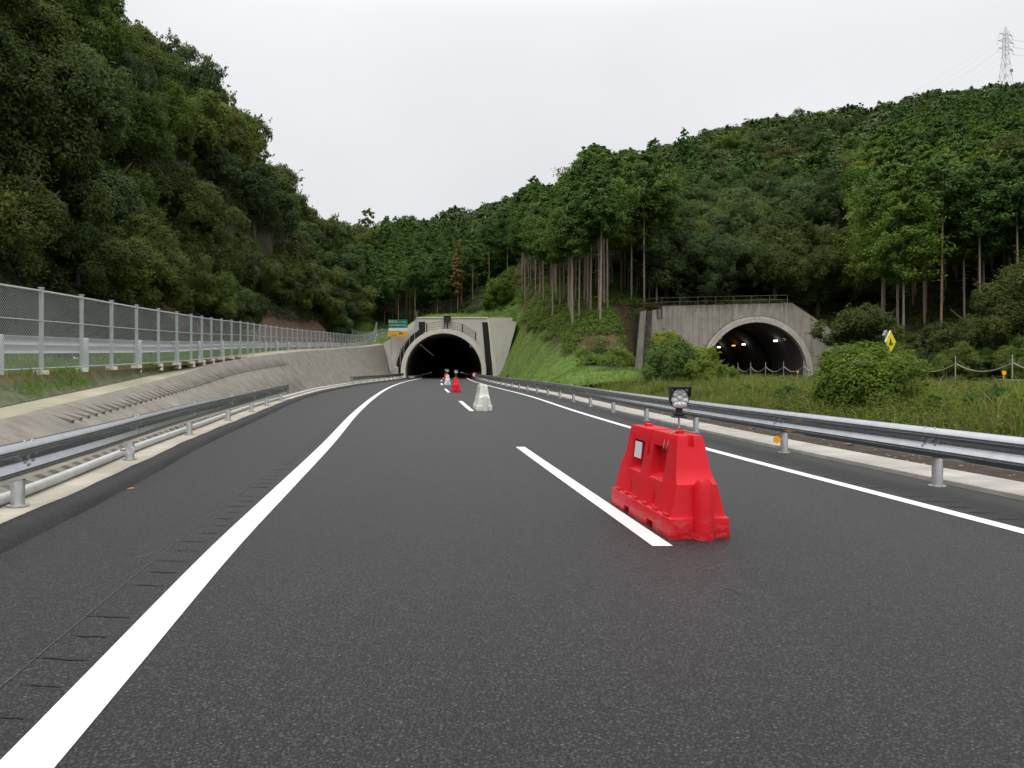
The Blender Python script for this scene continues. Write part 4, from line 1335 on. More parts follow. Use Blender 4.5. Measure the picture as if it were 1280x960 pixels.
def leaf_mesh(name, V, col):
    n = len(V)
    me = bpy.data.meshes.new(name)
    me.vertices.add(n * 4); me.loops.add(n * 4); me.polygons.add(n)
    me.vertices.foreach_set('co', V.reshape(-1).astype(np.float32))
    me.loops.foreach_set('vertex_index', np.arange(n * 4, dtype=np.int32))
    me.polygons.foreach_set('loop_start', np.arange(0, n * 4, 4, dtype=np.int32))
    me.update(calc_edges=True)
    a = me.color_attributes.new('leafcol', 'FLOAT_COLOR', 'POINT')
    c4 = np.repeat(np.clip(col, 0, 1), 4)
    buf = np.ones((n * 4, 4), np.float32); buf[:, :3] = c4[:, None]
    a.data.foreach_set('color', buf.ravel())
    return me


def unit(rg, n):
    v = rg.normal(size=(n, 3))
    return v / np.linalg.norm(v, axis=1, keepdims=True)


def broad_arrays(seed, npuff, nleaf, leaf, squash=.75, low=-.35, puff=(.26, .42), reach=.70, lobes=0):
    """Crown of radius 1 about the origin made of leafy puffs."""
    rg = np.random.default_rng(seed)
    d = unit(rg, npuff * 3)
    d = d[d[:, 2] > low][:npuff]
    if lobes:
        lc = unit(rg, lobes) * np.array([.40, .40, .46 * squash]) * rg.uniform(.6, 1.1, (lobes, 1))
        lr = rg.uniform(.40, .62, lobes)
        li = rg.integers(0, lobes, len(d))
        c = lc[li] + d * np.array([1, 1, .9 * squash]) * (lr[li] * rg.uniform(.8, 1.1, len(d)))[:, None]
        d = c / (np.linalg.norm(c, axis=1, keepdims=True) + 1e-6) * .5 + d * .7
        d /= np.linalg.norm(d, axis=1, keepdims=True)
    else:
        c = d * np.array([reach, reach, reach * squash]) * rg.uniform(.75, 1.1, (len(d), 1))
    r = rg.uniform(*puff, len(d)) * (.8 if lobes else 1)
    pw = r ** 2 / (r ** 2).sum()
    k = rg.choice(len(d), nleaf, p=pw)
    u = unit(rg, nleaf)
    bad = (u * d[k]).sum(1) < -.25
    u[bad] *= -1
    # small twigs gather the leaves into tufts
    nt_ = 26
    tw = unit(rg, len(d) * nt_).reshape(len(d), nt_, 3)
    tw_i = rg.integers(0, nt_, nleaf)
    tone = rg.random((len(d), nt_))
    tsel = tw[k, tw_i]
    flip = (tsel * d[k]).sum(1) < -.2
    tsel[flip] *= -1
    mixv = rg.random(nleaf) < .7
    u[mixv] = tsel[mixv] + rg.normal(size=(mixv.sum(), 3)) * .17
    u /= np.linalg.norm(u, axis=1, keepdims=True)
    rad = r[k] * (.60 + .50 * rg.random(nleaf) ** .55 + .22 * (rg.random(nleaf) < .12) * rg.random(nleaf)) * (1 + .16 * np.sin(u[:, 0] * 7 + k) * np.sin(u[:, 1] * 6 + 2 * k))
    P = c[k] + u * rad[:, None] * np.array([1, 1, .82])
    N = u * .75 + np.array([0, 0, .6]) + rg.normal(size=(nleaf, 3)) * .27
    col = .38 + .50 * (rg.random(len(d))[k] - .5) + .28 * rg.random(nleaf) ** 2 + .25 * (tone[k, tw_i] - .5)
    ns, per = max(12, int(nleaf / 260)), 16
    j = rg.choice(nleaf, ns)
    sd = P[j] - c[k[j]] + P[j] * .5 + np.array([0, 0, .18]) + rg.normal(size=(ns, 3)) * .1
    sd /= np.linalg.norm(sd, axis=1, keepdims=True)
    ln = rg.uniform(.10, .26, ns)
    q = np.repeat(np.arange(ns), per)
    t = rg.random(ns * per)
    PS = P[j][q] + sd[q] * (ln[q] * t)[:, None] + rg.normal(size=(ns * per, 3)) * .018
    NS = rg.normal(size=(ns * per, 3)) * .6 + np.array([0, 0, .7])
    P, N = np.concatenate([P, PS]), np.concatenate([N, NS])
    col = np.concatenate([col, col[j][q] * .6 + .35 * rg.random(ns * per)])
    return leaf_arrays(P, N, leaf * rg.uniform(.7, 1.3, len(P)), rg), col


def trunk_mesh(seed, h0, h1, r, limbs=6, spread=.7):
    rg = random.Random(seed)
    mb = MB()
    bx, by = rg.uniform(-.12, .12), rg.uniform(-.12, .12)
    zs = [-.25, 0, .3, .6, 1]
    pts = [(bx * t * t, by * t * t, h0 + (h1 - h0) * t) if t >= 0 else (0, 0, h0 - .25) for t in zs]
    mb.tube(pts, [r * 1.4, r * 1.15, r * .85, r * .65, r * .35], 8)
    for i in range(limbs):
        t = rg.uniform(.45, .9); a = rg.uniform(0, 6.28)
        p = Vector((bx * t * t, by * t * t, h0 + (h1 - h0) * t))
        L = spread * rg.uniform(.6, 1)
        q = p + Vector((math.cos(a) * L, math.sin(a) * L, L * rg.uniform(.3, .8)))
        mid = p.lerp(q, .5) + Vector((0, 0, -.06))
        mb.tube([p, mid, q], [r * .42, r * .28, r * .10], 6)
    me = bpy.data.meshes.new('trunk')
    me.from_pydata(mb.v, [], mb.f)
    me.polygons.foreach_set('use_smooth', [True] * len(me.polygons))
    return me


def cedar_arrays(seed, nbr, per, leaf, base=.46, rad=.14, dead=False):
    rg = np.random.default_rng(seed)
    Ps, Ns, cs = [], [], []
    for i in range(nbr):
        t = (i + rg.random()) / nbr
        z = base + (1 - base) * t * .985
        L = rad * (1 - t ** 2.4) * rg.uniform(.7, 1.15) * (.75 + .5 * min(1, t * 4)) + .012
        a = i * 2.39996 + rg.normal() * .3
        n = max(12, int(per * (.35 + L / rad)))
        s = rg.uniform(.25, 1, n) ** .7
        rise = rg.uniform(-.30, .10)
        out = np.array([math.cos(a), math.sin(a), 0])
        c = out * (s * L)[:, None] + np.array([0, 0, 1]) * (z + L * rise * s + .10 * L * s * s)[:, None]
        wv = (.20 * L + .008)
        # pom-pom tufts along the branch
        nt_ = max(2, int(L / .028))
        tuft = rg.normal(size=(nt_, 3)) * wv * .9
        c = c + tuft[rg.integers(0, nt_, n)] + rg.normal(size=(n, 3)) * wv * .38 * np.array([1, 1, .75])
        Ps.append(c)
        Ns.append(out * .5 + np.array([0, 0, .75]) + rg.normal(size=(n, 3)) * .45)
        cs.append(np.full(n, .30 + .3 * rg.random()) + .3 * rg.random(n) + .15 * (s - .5))
    P, N, c = np.concatenate(Ps), np.concatenate(Ns), np.concatenate(cs)
    return leaf_arrays(P, N, leaf * rg.uniform(.7, 1.3, len(P)), rg, asp=.5), c


def cedar_trunk(seed, r=.0060, stubs=10):
    rg = random.Random(seed)
    mb = MB()
    lx, ly = rg.uniform(-.02, .02), rg.uniform(-.02, .02)
    mb.tube([(lx * t, ly * t, t if t > 0 else -.06) for t in (0, .02, .3, .6, .85, .98)], [r * 1.5, r * 1.15, r, r * .8, r * .45, r * .12], 8)
    for i in range(stubs):
        z = rg.uniform(.2, .5); a = rg.uniform(0, 6.28); L = rg.uniform(.015, .05)
        mb.tube([(lx * z, ly * z, z), (lx * z + math.cos(a) * L, ly * z + math.sin(a) * L, z - rg.uniform(0, .015))], [.0016, .0007], 4)
    me = bpy.data.meshes.new('trunk')
    me.from_pydata(mb.v, [], mb.f)
    me.polygons.foreach_set('use_smooth', [True] * len(me.polygons))
    return me


PROTO = {}


def proto_broad(key, mat, seed, npuff, nleaf, leaf, hz=1.0, **kw):
    V, c = broad_arrays(seed, npuff, nleaf, leaf, **kw)
    V = V + np.array([0, 0, hz])
    me = leaf_mesh('crown', V, c); me.materials.append(MT[mat])
    tm = trunk_mesh(seed, 0, hz + .35, .06); tm.materials.append(MT['bark'])
    PROTO[key] = (tm, me)


def proto_cedar(key, mat, seed, nbr, per, leaf, bark='cedar_bark', **kw):
    V, c = cedar_arrays(seed, nbr, per, leaf, **kw)
    me = leaf_mesh('crown', V, c); me.materials.append(MT[mat])
    tm = cedar_trunk(seed); tm.materials.append(MT[bark])
    PROTO[key] = (tm, me)


for i in range(4):
    proto_broad(f'near{i}', 'leaf_dark', 100 + i, 90, 38000, .021, hz=[.75, .95, .70, 1.0][i], squash=[.8, 1.05, .75, 1.2][i], low=-.75, puff=(.13, .34), lobes=[5, 6, 5, 7][i])
for i in range(3):
    proto_broad(f'olive{i}', 'leaf_olive', 120 + i, 80, 32000, .022, hz=[.75, .90, .7][i], squash=[.75, 1.0, .7][i], low=-.7, puff=(.13, .34), lobes=[6, 5, 7][i])
for i in range(3):
    proto_broad(f'mid{i}', 'leaf_dark', 140 + i, 60, 20000, .030, hz=.85, squash=[.75, 1.0, .8][i], low=-.6, puff=(.15, .36), lobes=[6, 5, 7][i])
for i in range(4):
    for suf, mt in (('c', 'leaf_cool'), ('r', 'leaf_rust'), ('f', 'leaf_fresh')):
        for base in (f'near{i}', f'mid{i}'):
            if base in PROTO:
                cm = PROTO[base][1].copy(); cm.materials.clear(); cm.materials.append(MT[mt])
                PROTO[base + suf] = (PROTO[base][0], cm)
proto_broad('bush0', 'leaf_bush', 160, 60, 16000, .032, puff=(.14, .34), lobes=5, hz=.62, squash=.75, low=-.7)
proto_broad('bush1', 'leaf_bush', 161, 70, 34000, .028, puff=(.18, .38), hz=.62, reach=.66, squash=.85, low=-.7)
proto_broad('bush2', 'leaf_cedar', 162, 60, 14000, .032, puff=(.14, .34), hz=.62, squash=.9, low=-.7)
proto_broad('red0', 'leaf_red', 163, 26, 4000, .05, hz=.95)
for i in range(3):
    proto_cedar(f'cedar{i}', 'leaf_cedar', 200 + i, 90, 190, .0088, base=[.57, .62, .53][i], rad=.12)
for i in range(2):
    proto_cedar(f'lime{i}', 'leaf_lime', 220 + i, 80, 190, .0092, base=[.40, .36][i], rad=.15)
for i in range(2):
    proto_cedar(f'deep{i}', 'leaf_deep', 230 + i, 80, 170, .0095, base=[.36, .42][i], rad=.15)
proto_cedar('brown0', 'leaf_brown', 240, 60, 60, .012, bark='brown_bark', base=.30, rad=.05)
proto_cedar('bare0', 'leaf_deep', 241, 40, 70, .0135, bark='brown_bark', base=.66, rad=.13)


def px_of(x, y, z):
    return 640 + 1000 * x / y, 460 - 1000 * (z - HC) / y


def plant(kind, name, x, y, z, s, label=None, cat='tree', group=None, zs=1.0, tm=True):
    tmesh, cmesh = PROTO[kind]
    t = empty(name, (x, y, z), random.uniform(0, 6.28), label, cat, group)
    t.scale = (s, s, s * zs)
    if tm:
        o = bpy.data.objects.new('trunk', tmesh); COL.objects.link(o); o.parent = t
    o = bpy.data.objects.new('crown', cmesh); COL.objects.link(o); o.parent = t
    return t


def poisson(x0, x1, y0, y1, rfun, n=6000, seed=1, keep=None):
    rg = np.random.default_rng(seed)
    pts = []
    cx = rg.uniform(x0, x1, n); cy = rg.uniform(y0, y1, n)
    ok = ~in_hole(cx, cy)
    if keep is not None: ok &= keep(cx, cy)
    cx, cy = cx[ok], cy[ok]
    P = np.empty((0, 3))
    for x, y in zip(cx, cy):
        r = rfun(x, y)
        if len(P) and (np.hypot(P[:, 0] - x, P[:, 1] - y) < (P[:, 2] + r) / 2).any():
            continue
        P = np.vstack([P, (x, y, r)])
    return P[:, :2]


ORD = ['first', 'second', 'third', 'fourth', 'fifth', 'sixth', 'seventh', 'eighth', 'ninth', 'tenth', 'eleventh', 'twelfth', 'thirteenth', 'fourteenth', 'fifteenth', 'sixteenth', 'seventeenth', 'eighteenth', 'nineteenth']
TENS = {2: ('twentieth', 'twenty'), 3: ('thirtieth', 'thirty'), 4: ('fortieth', 'forty'), 5: ('fiftieth', 'fifty'), 6: ('sixtieth', 'sixty'), 7: ('seventieth', 'seventy')}


def ordinal(n):
    if n <= 19: return ORD[n - 1]
    t, u = divmod(n, 10)
    return TENS[t][0] if u == 0 else TENS[t][1] + '-' + ORD[u - 1]


# ---- choose trees zone by zone; hidden ones are left out
ZONES = []


def zone(pts, chooser):
    for x, y in pts:
        z = float(height(x, y)[0])
        c = chooser(x, y, z)
        if c: ZONES.append(c)


Rr = random.Random(5)


def left_choice(x, y, z):
    lat = fence_x(min(y, 112)) - x
    if 68 < y < 108 and z < fence_z(y) + 3.2: return None
    s = Rr.uniform(2.7, 4.2)
    if lat < 8 and y < 108: s = Rr.uniform(2.0, 2.8)
    k = Rr.choice(['near0', 'near1', 'near2', 'near3', 'near3c', 'near0c', 'near1c', 'near2c', 'near1f', 'near2f', 'olive0', 'near0'] if y < 70 else ['mid0', 'mid1f', 'mid2f', 'olive0', 'mid0r', 'mid1c', 'mid0f', 'mid2c', 'mid2'])
    row = 'foot' if lat < 9 else ('middle' if lat < 13.5 else 'crest')
    return dict(kind=k, name='broadleaf_tree', x=x, y=y, z=z - .5, s=s, zs=Rr.uniform(.95, 1.3), zone='left', row=row, top=2.0, w=1.0)


P = poisson(-46, -11, 14, 128, lambda x, y: 2.7, 12000, 21, keep=lambda x, y: (x < fence_x(np.clip(y, -8, 112)) - 5.6) & (x > fence_x(np.clip(y, -8, 112)) - 21) & (x / y > -.80))
zone(P, left_choice)


def valley_choice(x, y, z):
    if y < 134 and x > -22: return None
    if x < -27:
        k = Rr.choice(['mid0', 'mid1f', 'olive2', 'mid2r', 'mid0c']); s = Rr.uniform(3.4, 4.6)
        return dict(kind=k, name='broadleaf_tree', x=x, y=y, z=z - .3, s=s, zs=1.05, zone='valley', row='left', top=2.0, w=1.0)
    if y < 172 and -20 < x < -3 and Rr.random() < .75:
        k = Rr.choice(['brown0', 'brown0', 'bare0', 'bare0'] if -14 < x < -4 else ['bare0']); s = Rr.uniform(10.5, 13)
        return dict(kind=k, name='cedar_tree', x=x, y=y, z=z - .2, s=s, zs=1.0, zone='valley', row='brown', top=1.0, w=.14)
    k = Rr.choice(['deep0', 'deep1', 'cedar0']); s = Rr.uniform(10.5, 12.5)
    return dict(kind=k, name='cedar_tree', x=x, y=y, z=z - .2, s=s, zs=1.0, zone='valley', row='deep', top=1.0, w=.14)


P = poisson(-40, 2, 127, 215, lambda x, y: 3.1 if x > -27 else 4.2, 6000, 22, keep=lambda x, y: (x < -.0 - .03 * (y - 130)))
zone(P, valley_choice)


def nose_choice(x, y, z):
    if z < turf_limit(np.array(x), np.array(y)) + (1.1 if y < 92 else 2.0) and y < 118: return None
    k = Rr.choice(['cedar0', 'cedar1', 'cedar2', 'cedar0', 'cedar1']); s = Rr.uniform(14.0, 17.0)
    if x / y < .09: s *= .84
    if 12 < x < 16 and y < 95 and Rr.random() < .6: k = 'lime0'
    return dict(kind=k, name='cedar_tree', x=x, y=y, z=z - .2, s=s, zs=1.0, zone='nose', row='front' if y < 100 else 'back', top=1.0, w=.13)


P = poisson(-3, 20, 74, 165, lambda x, y: 1.75 if y < 105 else 2.9, 9000, 23, keep=lambda x, y: (x > 1.5 + (.11 * (97 - y)) * (y < 97)) & (x < 16 + .07 * (y - 80)) & ((y > 86) | (x < 11.5)))
zone(P, nose_choice)


def oldp_choice(x, y, z):
    k = Rr.choice(['olive0', 'near1c', 'near0', 'mid1c', 'near2', 'near3c', 'near2c', 'mid0']); s = Rr.uniform(3.8, 5.2)
    return dict(kind=k, name='broadleaf_tree', x=x, y=y, z=z - .3, s=s, zs=Rr.uniform(1.0, 1.2), zone='oldportal', row='front' if y < 105 else 'back', top=2.0, w=1.0)


P = poisson(16, 48, 86.5, 150, lambda x, y: 4.6, 5000, 24, keep=lambda x, y: (x < 38 + .22 * (y - 86)) & (x > 15 + .16 * (y - 86)))
zone(P, oldp_choice)


def rcedar_choice(x, y, z):
    k = Rr.choice(['lime0', 'lime1', 'cedar0', 'cedar2', 'lime0']) if Rr.random() < .75 else 'bare0'
    s = Rr.uniform(14.5, 18)
    return dict(kind=k, name='cedar_tree', x=x, y=y, z=z - .2, s=s, zs=1.0, zone='right', row='front' if y < 92 else 'back', top=1.0, w=.14)


P = poisson(34, 105, 72, 130, lambda x, y: 3.0, 6000, 25, keep=lambda x, y: (x / y > .455) & (x / y < .95) & (y > 70 + .0 * x) & (x > 36))
zone(P, rcedar_choice)


def far_choice(x, y, z):
    conif = (math.sin(x * .043 + 1.1) + math.sin(y * .05 + x * .02)) > .55
    if y > 280: conif = False
    if x / y < .12: conif = Rr.random() < (.7 if y < 235 else .0)
    if conif:
        k = Rr.choice(['cedar0', 'deep0', 'cedar1', 'deep1', 'lime1']); s = Rr.uniform(12, 16)
        return dict(kind=k, name='cedar_tree', x=x, y=y, z=z - .2, s=s, zs=1, zone='far', row='conifer', top=1.0, w=.14)
    k = Rr.choice(['mid0c', 'mid1', 'mid2c', 'olive2', 'mid0f', 'mid1c', 'mid2r', 'mid2']); s = Rr.uniform(4.2, 6.2)
    return dict(kind=k, name='broadleaf_tree', x=x, y=y, z=z - .6, s=s, zs=.95, zone='far', row='broadleaf', top=2.0, w=1.0)


P = poisson(-75, 400, 130, 540, lambda x, y: 6.0 if y < 230 else (8.0 if y < 330 else 10.0), 30000, 26,
            keep=lambda x, y: (x / y > -.30) & (x / y < .98) & ((y > 215) | (x > 22 + .1 * (y - 150)) ) & ((y > 150) | (x > 48)))
zone(P, far_choice)

# occlusion: nearer crowns hide what stays below them
NB = 185
hor = np.full(NB, 1000.0)
kept = []
for c in sorted(ZONES, key=lambda c: c['y']):
    ztop = c['z'] + c['top'] * c['s'] * c['zs']
    pxc, pyt = px_of(c['x'], c['y'], ztop)
    hw = 1000 * c['w'] * c['s'] / c['y']
    if pxc + hw < -110 or pxc - hw > 1640: continue
    b0, b1 = int(np.clip((pxc - hw * .8 + 160) / 10, 0, NB - 1)), int(np.clip((pxc + hw * .8 + 160) / 10, 0, NB - 1))
    vis = (hor[b0:b1 + 1] - pyt)
    if vis.max() < 2: continue
    c['px'], c['py'] = pxc, pyt
    c['size'] = hw * (hor[b0:b1 + 1] - pyt).clip(0, 2 * hw).mean()
    cover = pyt + (.55 * hw if c['top'] == 2.0 else 3.0 * hw)
    hor[b0:b1 + 1] = np.minimum(hor[b0:b1 + 1], cover)
    kept.append(c)

LIM = {'broadleaf_tree': 270, 'cedar_tree': 285}
indiv, rest = [], []
for nm in LIM:
    g_ = sorted([c for c in kept if c['name'] == nm], key=lambda c: -c['size'] - (4000 if c['zone'] != 'far' else 0))
    rest += [c for c in g_ if c['px'] - 1000 * c['w'] * c['s'] / c['y'] > 1285]
    g_ = [c for c in g_ if c['px'] - 1000 * c['w'] * c['s'] / c['y'] <= 1285]
    indiv += g_[:LIM[nm]]; rest += g_[LIM[nm]:]

WHERE = {('left', 'foot'): ('dark leafy tree at left hillside foot', 'broadleaf trees on the left hillside'),
         ('left', 'middle'): ('dark leafy tree halfway up left hillside', 'broadleaf trees on the left hillside'),
         ('left', 'crest'): ('dark leafy tree on left hillside crest', 'broadleaf trees on the left hillside'),
         ('valley', 'left'): ('leafy tree left behind the new tunnel', 'broadleaf trees behind the new tunnel'),
         ('valley', 'brown'): ('thin brown trunked conifer behind the new tunnel', 'brown trunked conifers behind the new tunnel'),
         ('valley', 'deep'): ('deep green conifer above the new tunnel', 'deep green conifers above the new tunnel'),
         ('nose', 'front'): ('bare trunked cedar fronting the spur between tunnels', 'cedars on the spur between the tunnels'),
         ('nose', 'back'): ('cedar farther back on the spur between tunnels', 'cedars on the spur between the tunnels'),
         ('oldportal', 'front'): ('broad dark tree close above old tunnel', 'broadleaf trees above the old tunnel'),
         ('oldportal', 'back'): ('broad dark tree higher above old tunnel', 'broadleaf trees above the old tunnel'),
         ('right', 'front'): ('tall cedar fronting the right grove', 'cedars in the right hand grove'),
         ('right', 'back'): ('tall cedar behind in the right grove', 'cedars in the right hand grove'),
         ('far', 'conifer'): ('distant conifer on the far hillside', 'distant conifers on the far hillside'),
         ('far', 'broadleaf'): ('distant round tree on the far hillside', 'distant broadleaf trees on the far hillside')}
groups = {}
for c in indiv:
    groups.setdefault((c['zone'], c['row']), []).append(c)
for key, lst in groups.items():
    lab, grp = WHERE[key]
    # split long rows by height in the view so that the count stays findable
    lst.sort(key=lambda c: c['py'])
    nrow = max(1, math.ceil(len(lst) / 24))
    per = math.ceil(len(lst) / nrow)
    for r_ in range(nrow):
        sub = sorted(lst[r_ * per:(r_ + 1) * per], key=lambda c: c['px'])
        for i, c in enumerate(sub):
            tier = '' if nrow == 1 else ', ' + (['upper', 'lower'] if nrow == 2 else ['top', 'middle', 'bottom'] if nrow == 3 else [ORD[q] for q in range(nrow)])[r_] + ' tier'
            t = plant(c['kind'], c['name'], c['x'], c['y'], c['z'], c['s'], f'{lab}, {ordinal(i + 1)} from left{tier}', 'tree', grp, c['zs'])
print('TREES', len(kept), 'individual', len(indiv), 'rest', len(rest), {k: len(v) for k, v in groups.items()})

# the rest of the far wood as one mass
lod = {}
for key, args in (('broadleaf_tree', [(300, 22, 520, .13), (301, 26, 520, .13), (302, 20, 520, .13)]),):
    for a in args:
        lod.setdefault(key, []).append(broad_arrays(a[0], a[1], a[2], a[3]))
lod['cedar_tree'] = [cedar_arrays(310 + i, 30, 22, .032, base=.35, rad=.16) for i in range(2)]
for nm, mat, oname in (('broadleaf_tree', 'leaf_cool', 'far_broadleaf_forest'), ('cedar_tree', 'leaf_deep', 'far_conifer_forest')):
    VV, CC = [], []
    for c in rest:
        if c['name'] != nm: continue
        V, col = lod[nm][Rr.randrange(len(lod[nm]))]
        a = Rr.uniform(0, 6.28); ca, sa = math.cos(a), math.sin(a)
        M_ = np.array([[ca, -sa, 0], [sa, ca, 0], [0, 0, c['zs']]]) * c['s']
        VV.append(V @ M_.T + np.array([c['x'], c['y'], c['z'] + (.95 * c['s'] if nm == 'broadleaf_tree' else 0)])); CC.append(np.clip(col + Rr.uniform(-.3, .25), 0, 1))
    if VV:
        o = bpy.data.objects.new(oname, leaf_mesh(oname, np.concatenate(VV), np.concatenate(CC))); COL.objects.link(o)
        o.data.materials.append(MT[mat])
        tag(o, 'distant mass of ' + ('round leafy trees' if nm == 'broadleaf_tree' else 'dark conifers') + ' covering the far hills to the skyline', 'forest', kind='stuff')

# single trees and bushes that stand out
def at(px, y, zoff=0.0, use='terrain'):
    x = (px - 640) * y / 1000
    z = float(height(x, y)[0]) if use == 'terrain' else float(med_z(x, y))
    return x, y, z + zoff


def named(kind, name, px, y, s, label, cat, use='terrain', zs=1.0, group=None, zoff=0.0, tm=True):
    x, y, z = at(px, y, zoff, use)
    return plant(kind, name, x, y, z, s, label, cat, group, zs, tm)


named('bush1', 'round_bush', 1087, 22.5, 1.55, 'round bright green bush behind the right guardrail, in front of the yellow sign', 'bush', 'median', .90, zoff=-.12)
named('bush2', 'dark_bush', 838, 46, 1.7, 'dark green bush in front of the old portal wall, beside the drain channel', 'bush', 'median', 1.15, zoff=-.05)
named('bush0', 'light_bush', 866, 49, 1.95, 'light green bush reaching up the old portal wall, left of the right tunnel mouth', 'bush', 'median', 1.05, zoff=-.1)
named('bush0', 'light_bush', 836, 51, 1.75, 'light green bush standing behind and above the dark bush before the old portal', 'bush', 'median', 1.65, zoff=-.1)
named('bush0', 'light_bush', 886, 44, 1.6, 'low light green bush at the lower left corner of the old tunnel mouth', 'bush', 'median', .85, zoff=-.1)
named('bush2', 'dark_bush', 752, 63, 1.35, 'small dark bush at the foot of the spur, right of the mown slope', 'bush', 'terrain', .95, zoff=-.2)
named('bush1', 'light_bush', 772, 61, 1.3, 'small light bush at the spur foot just left of the drain channel', 'bush', 'terrain', .9, zoff=-.2)
named('bush1', 'sapling', 1097, 52, .75, 'thin yellowish sapling rising directly left of the yellow sign', 'sapling', 'median', 2.2)
named('near1', 'broadleaf_tree', 511, 396, 5.5, 'lone tree breaking the skyline straight above the green sign', 'tree', zoff=4)
named('red0', 'withered_tree', 1075, 142, 4.2, 'withered reddish brown tree among the green crowns of the right hillside', 'tree', zoff=3)
named('bush0', 'pale_shrub', 624, 126, 3.0, 'pale feathery green shrub at the top of the mown slope', 'shrub', zoff=-.5, zs=1.2)
for i, (px, y, s, zs, kd, lab) in enumerate((
        (1068, 70, 3.3, .95, 'mid0', 'low spreading dark tree right of the old portal, behind the yellow sign'),
        (1120, 68, 3.0, .95, 'olive2', 'low spreading dark tree between the yellow sign and the cedar trunks'),
        (1170, 66, 2.4, .9, 'mid1', 'small dark tree before the cedar trunks, right of the yellow sign'),
        (1228, 64, 3.6, 1.0, 'olive0', 'wide layered green tree at the right edge, above the hedge bushes'),
        (1285, 62, 4.0, 1.1, 'olive1', 'large layered green tree cut by the right picture edge'))):
    x = (px - 640) * y / 1000
    plant(kd, 'low_tree', x, y, float(height(x, y)[0]) - .6, s, lab, 'tree', None, zs)
bl = plant('olive1', 'broadleaf_tree', (1262 - 640) * .078, 78, float(height((1262 - 640) * .078, 78)[0]) + 3.0, 6.2, 'tall olive tree with a pale bare trunk at the right edge, rising above the grove', 'tree', None, 1.15)
hedge_lab = ['hedge bush right behind the yellow sign', 'hedge bush one step right of the yellow sign', 'hedge bush above the left rope post', 'hedge bush between the two rope posts, left one', 'hedge bush between the two rope posts, right one',
             'hedge bush above the right rope post', 'hedge bush above the amber delineator', 'hedge bush at the right picture edge', 'hedge bush left of the yellow sign, beside the portal end']
for i, px in enumerate((1112, 1140, 1168, 1193, 1218, 1243, 1266, 1292, 1062)):
    y = 60 - .012 * (px - 1060) + (i % 3) * .8
    x = (px - 640) * y / 1000
    z = float(height(x, y)[0]) if not in_hole(np.array([x]), np.array([y]))[0] else .1
    plant(['near1f', 'near2', 'near0f', 'near3f'][i % 4], 'hedge_bush', x, y, z - .5, random.uniform(1.75, 2.05), hedge_lab[i], 'bush', 'hedge bushes beyond the far carriageway', 1.0)


for px, y, s_, kd, lab in ((1168, 19.5, .50, 'bush0', 'low leafy verge shrub behind the right guardrail, nearest the round bush'),
                           (1203, 18.2, .42, 'bush1', 'low dense verge shrub below the left rope post, behind the right guardrail'),
                           (1240, 17.6, .58, 'bush2', 'dark verge shrub below the right rope post, behind the guardrail'),
                           (1278, 16.6, .55, 'bush1', 'bright verge shrub cut by the right picture edge above the guardrail'),
                           (985, 27, .48, 'bush2', 'small dark verge shrub in the grass before the old tunnel mouth'),
                           (935, 31, .5, 'bush0', 'small bright verge shrub in the grass left before the old tunnel mouth')):
    named(kd, 'verge_shrub', px, y, s_, lab, 'shrub', 'median', 1.05, 'low shrubs in the grassy median', zoff=-.12)


# ---- undergrowth, grasses (nobody could count these)
def under(name, label, pts, rad, per, leaf, mat, seed, cat='undergrowth', zoff=0.0, flat=.6):
    rg = np.random.default_rng(seed)
    n = len(pts)
    r = rg.uniform(rad[0], rad[1], n)
    k = np.repeat(np.arange(n), per)
    u = unit(rg, n * per); u[:, 2] = np.abs(u[:, 2])
    P_ = pts[k] + u * (r[k] * rg.uniform(.6, 1.05, n * per))[:, None] * np.array([1, 1, flat]) + np.array([0, 0, zoff])
    N_ = u * .5 + np.array([0, 0, .6]) + rg.normal(size=(n * per, 3)) * .4
    col = np.clip(.25 + .35 * rg.random(n)[k] + .4 * rg.random(n * per) ** 2, 0, 1)
    V = leaf_arrays(P_, N_, leaf * rg.uniform(.7, 1.3, n * per), rg)
    o = bpy.data.objects.new(name, leaf_mesh(name, V, col)); COL.objects.link(o); o.data.materials.append(MT[mat])
    tag(o, label, cat, kind='stuff')
    return o


def scatter(x0, x1, y0, y1, n, seed, keep):
    rg = np.random.default_rng(seed)
    x, y = rg.uniform(x0, x1, n), rg.uniform(y0, y1, n)
    ok = ~in_hole(x, y)
    x, y = x[ok], y[ok]
    z = height(x, y)
    ok = keep(x, y, z)
    return np.stack([x[ok], y[ok], z[ok]], 1)


pts = scatter(-2, 14, 58, 132, 4200, 31, lambda x, y, z: (z > turf_limit(x, y) + .1 + .5 * np.sin(y * .7 + x)) & (rng.random(len(x)) < np.where((np.sin(x * .9) + np.sin(y * .45 + 1)) > .2, .35, 1)))
under('undergrowth', 'leafy undergrowth covering the slope below the cedar trunks', pts, (.45, 1.05), 85, .10, 'leaf_under', 32, flat=.85)
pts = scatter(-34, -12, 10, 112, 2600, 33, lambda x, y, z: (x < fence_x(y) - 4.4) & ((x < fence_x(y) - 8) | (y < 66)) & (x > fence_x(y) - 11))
under('underbrush', 'dark underbrush at the foot of the left hillside', pts, (.5, 1.1), 60, .085, 'leaf_shade', 34)  # shade is put into the leaf colour here
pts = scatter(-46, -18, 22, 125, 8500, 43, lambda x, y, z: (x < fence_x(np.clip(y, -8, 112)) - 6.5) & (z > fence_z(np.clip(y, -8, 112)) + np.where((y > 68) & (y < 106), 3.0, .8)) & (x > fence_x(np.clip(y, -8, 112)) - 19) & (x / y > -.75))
under('undergrowth', 'dark bushy undergrowth between the trees of the left hillside', pts, (.6, 1.5), 60, .085, 'leaf_shade', 44)  # dark leaf colour paints the shaded gaps so the crowns stand out
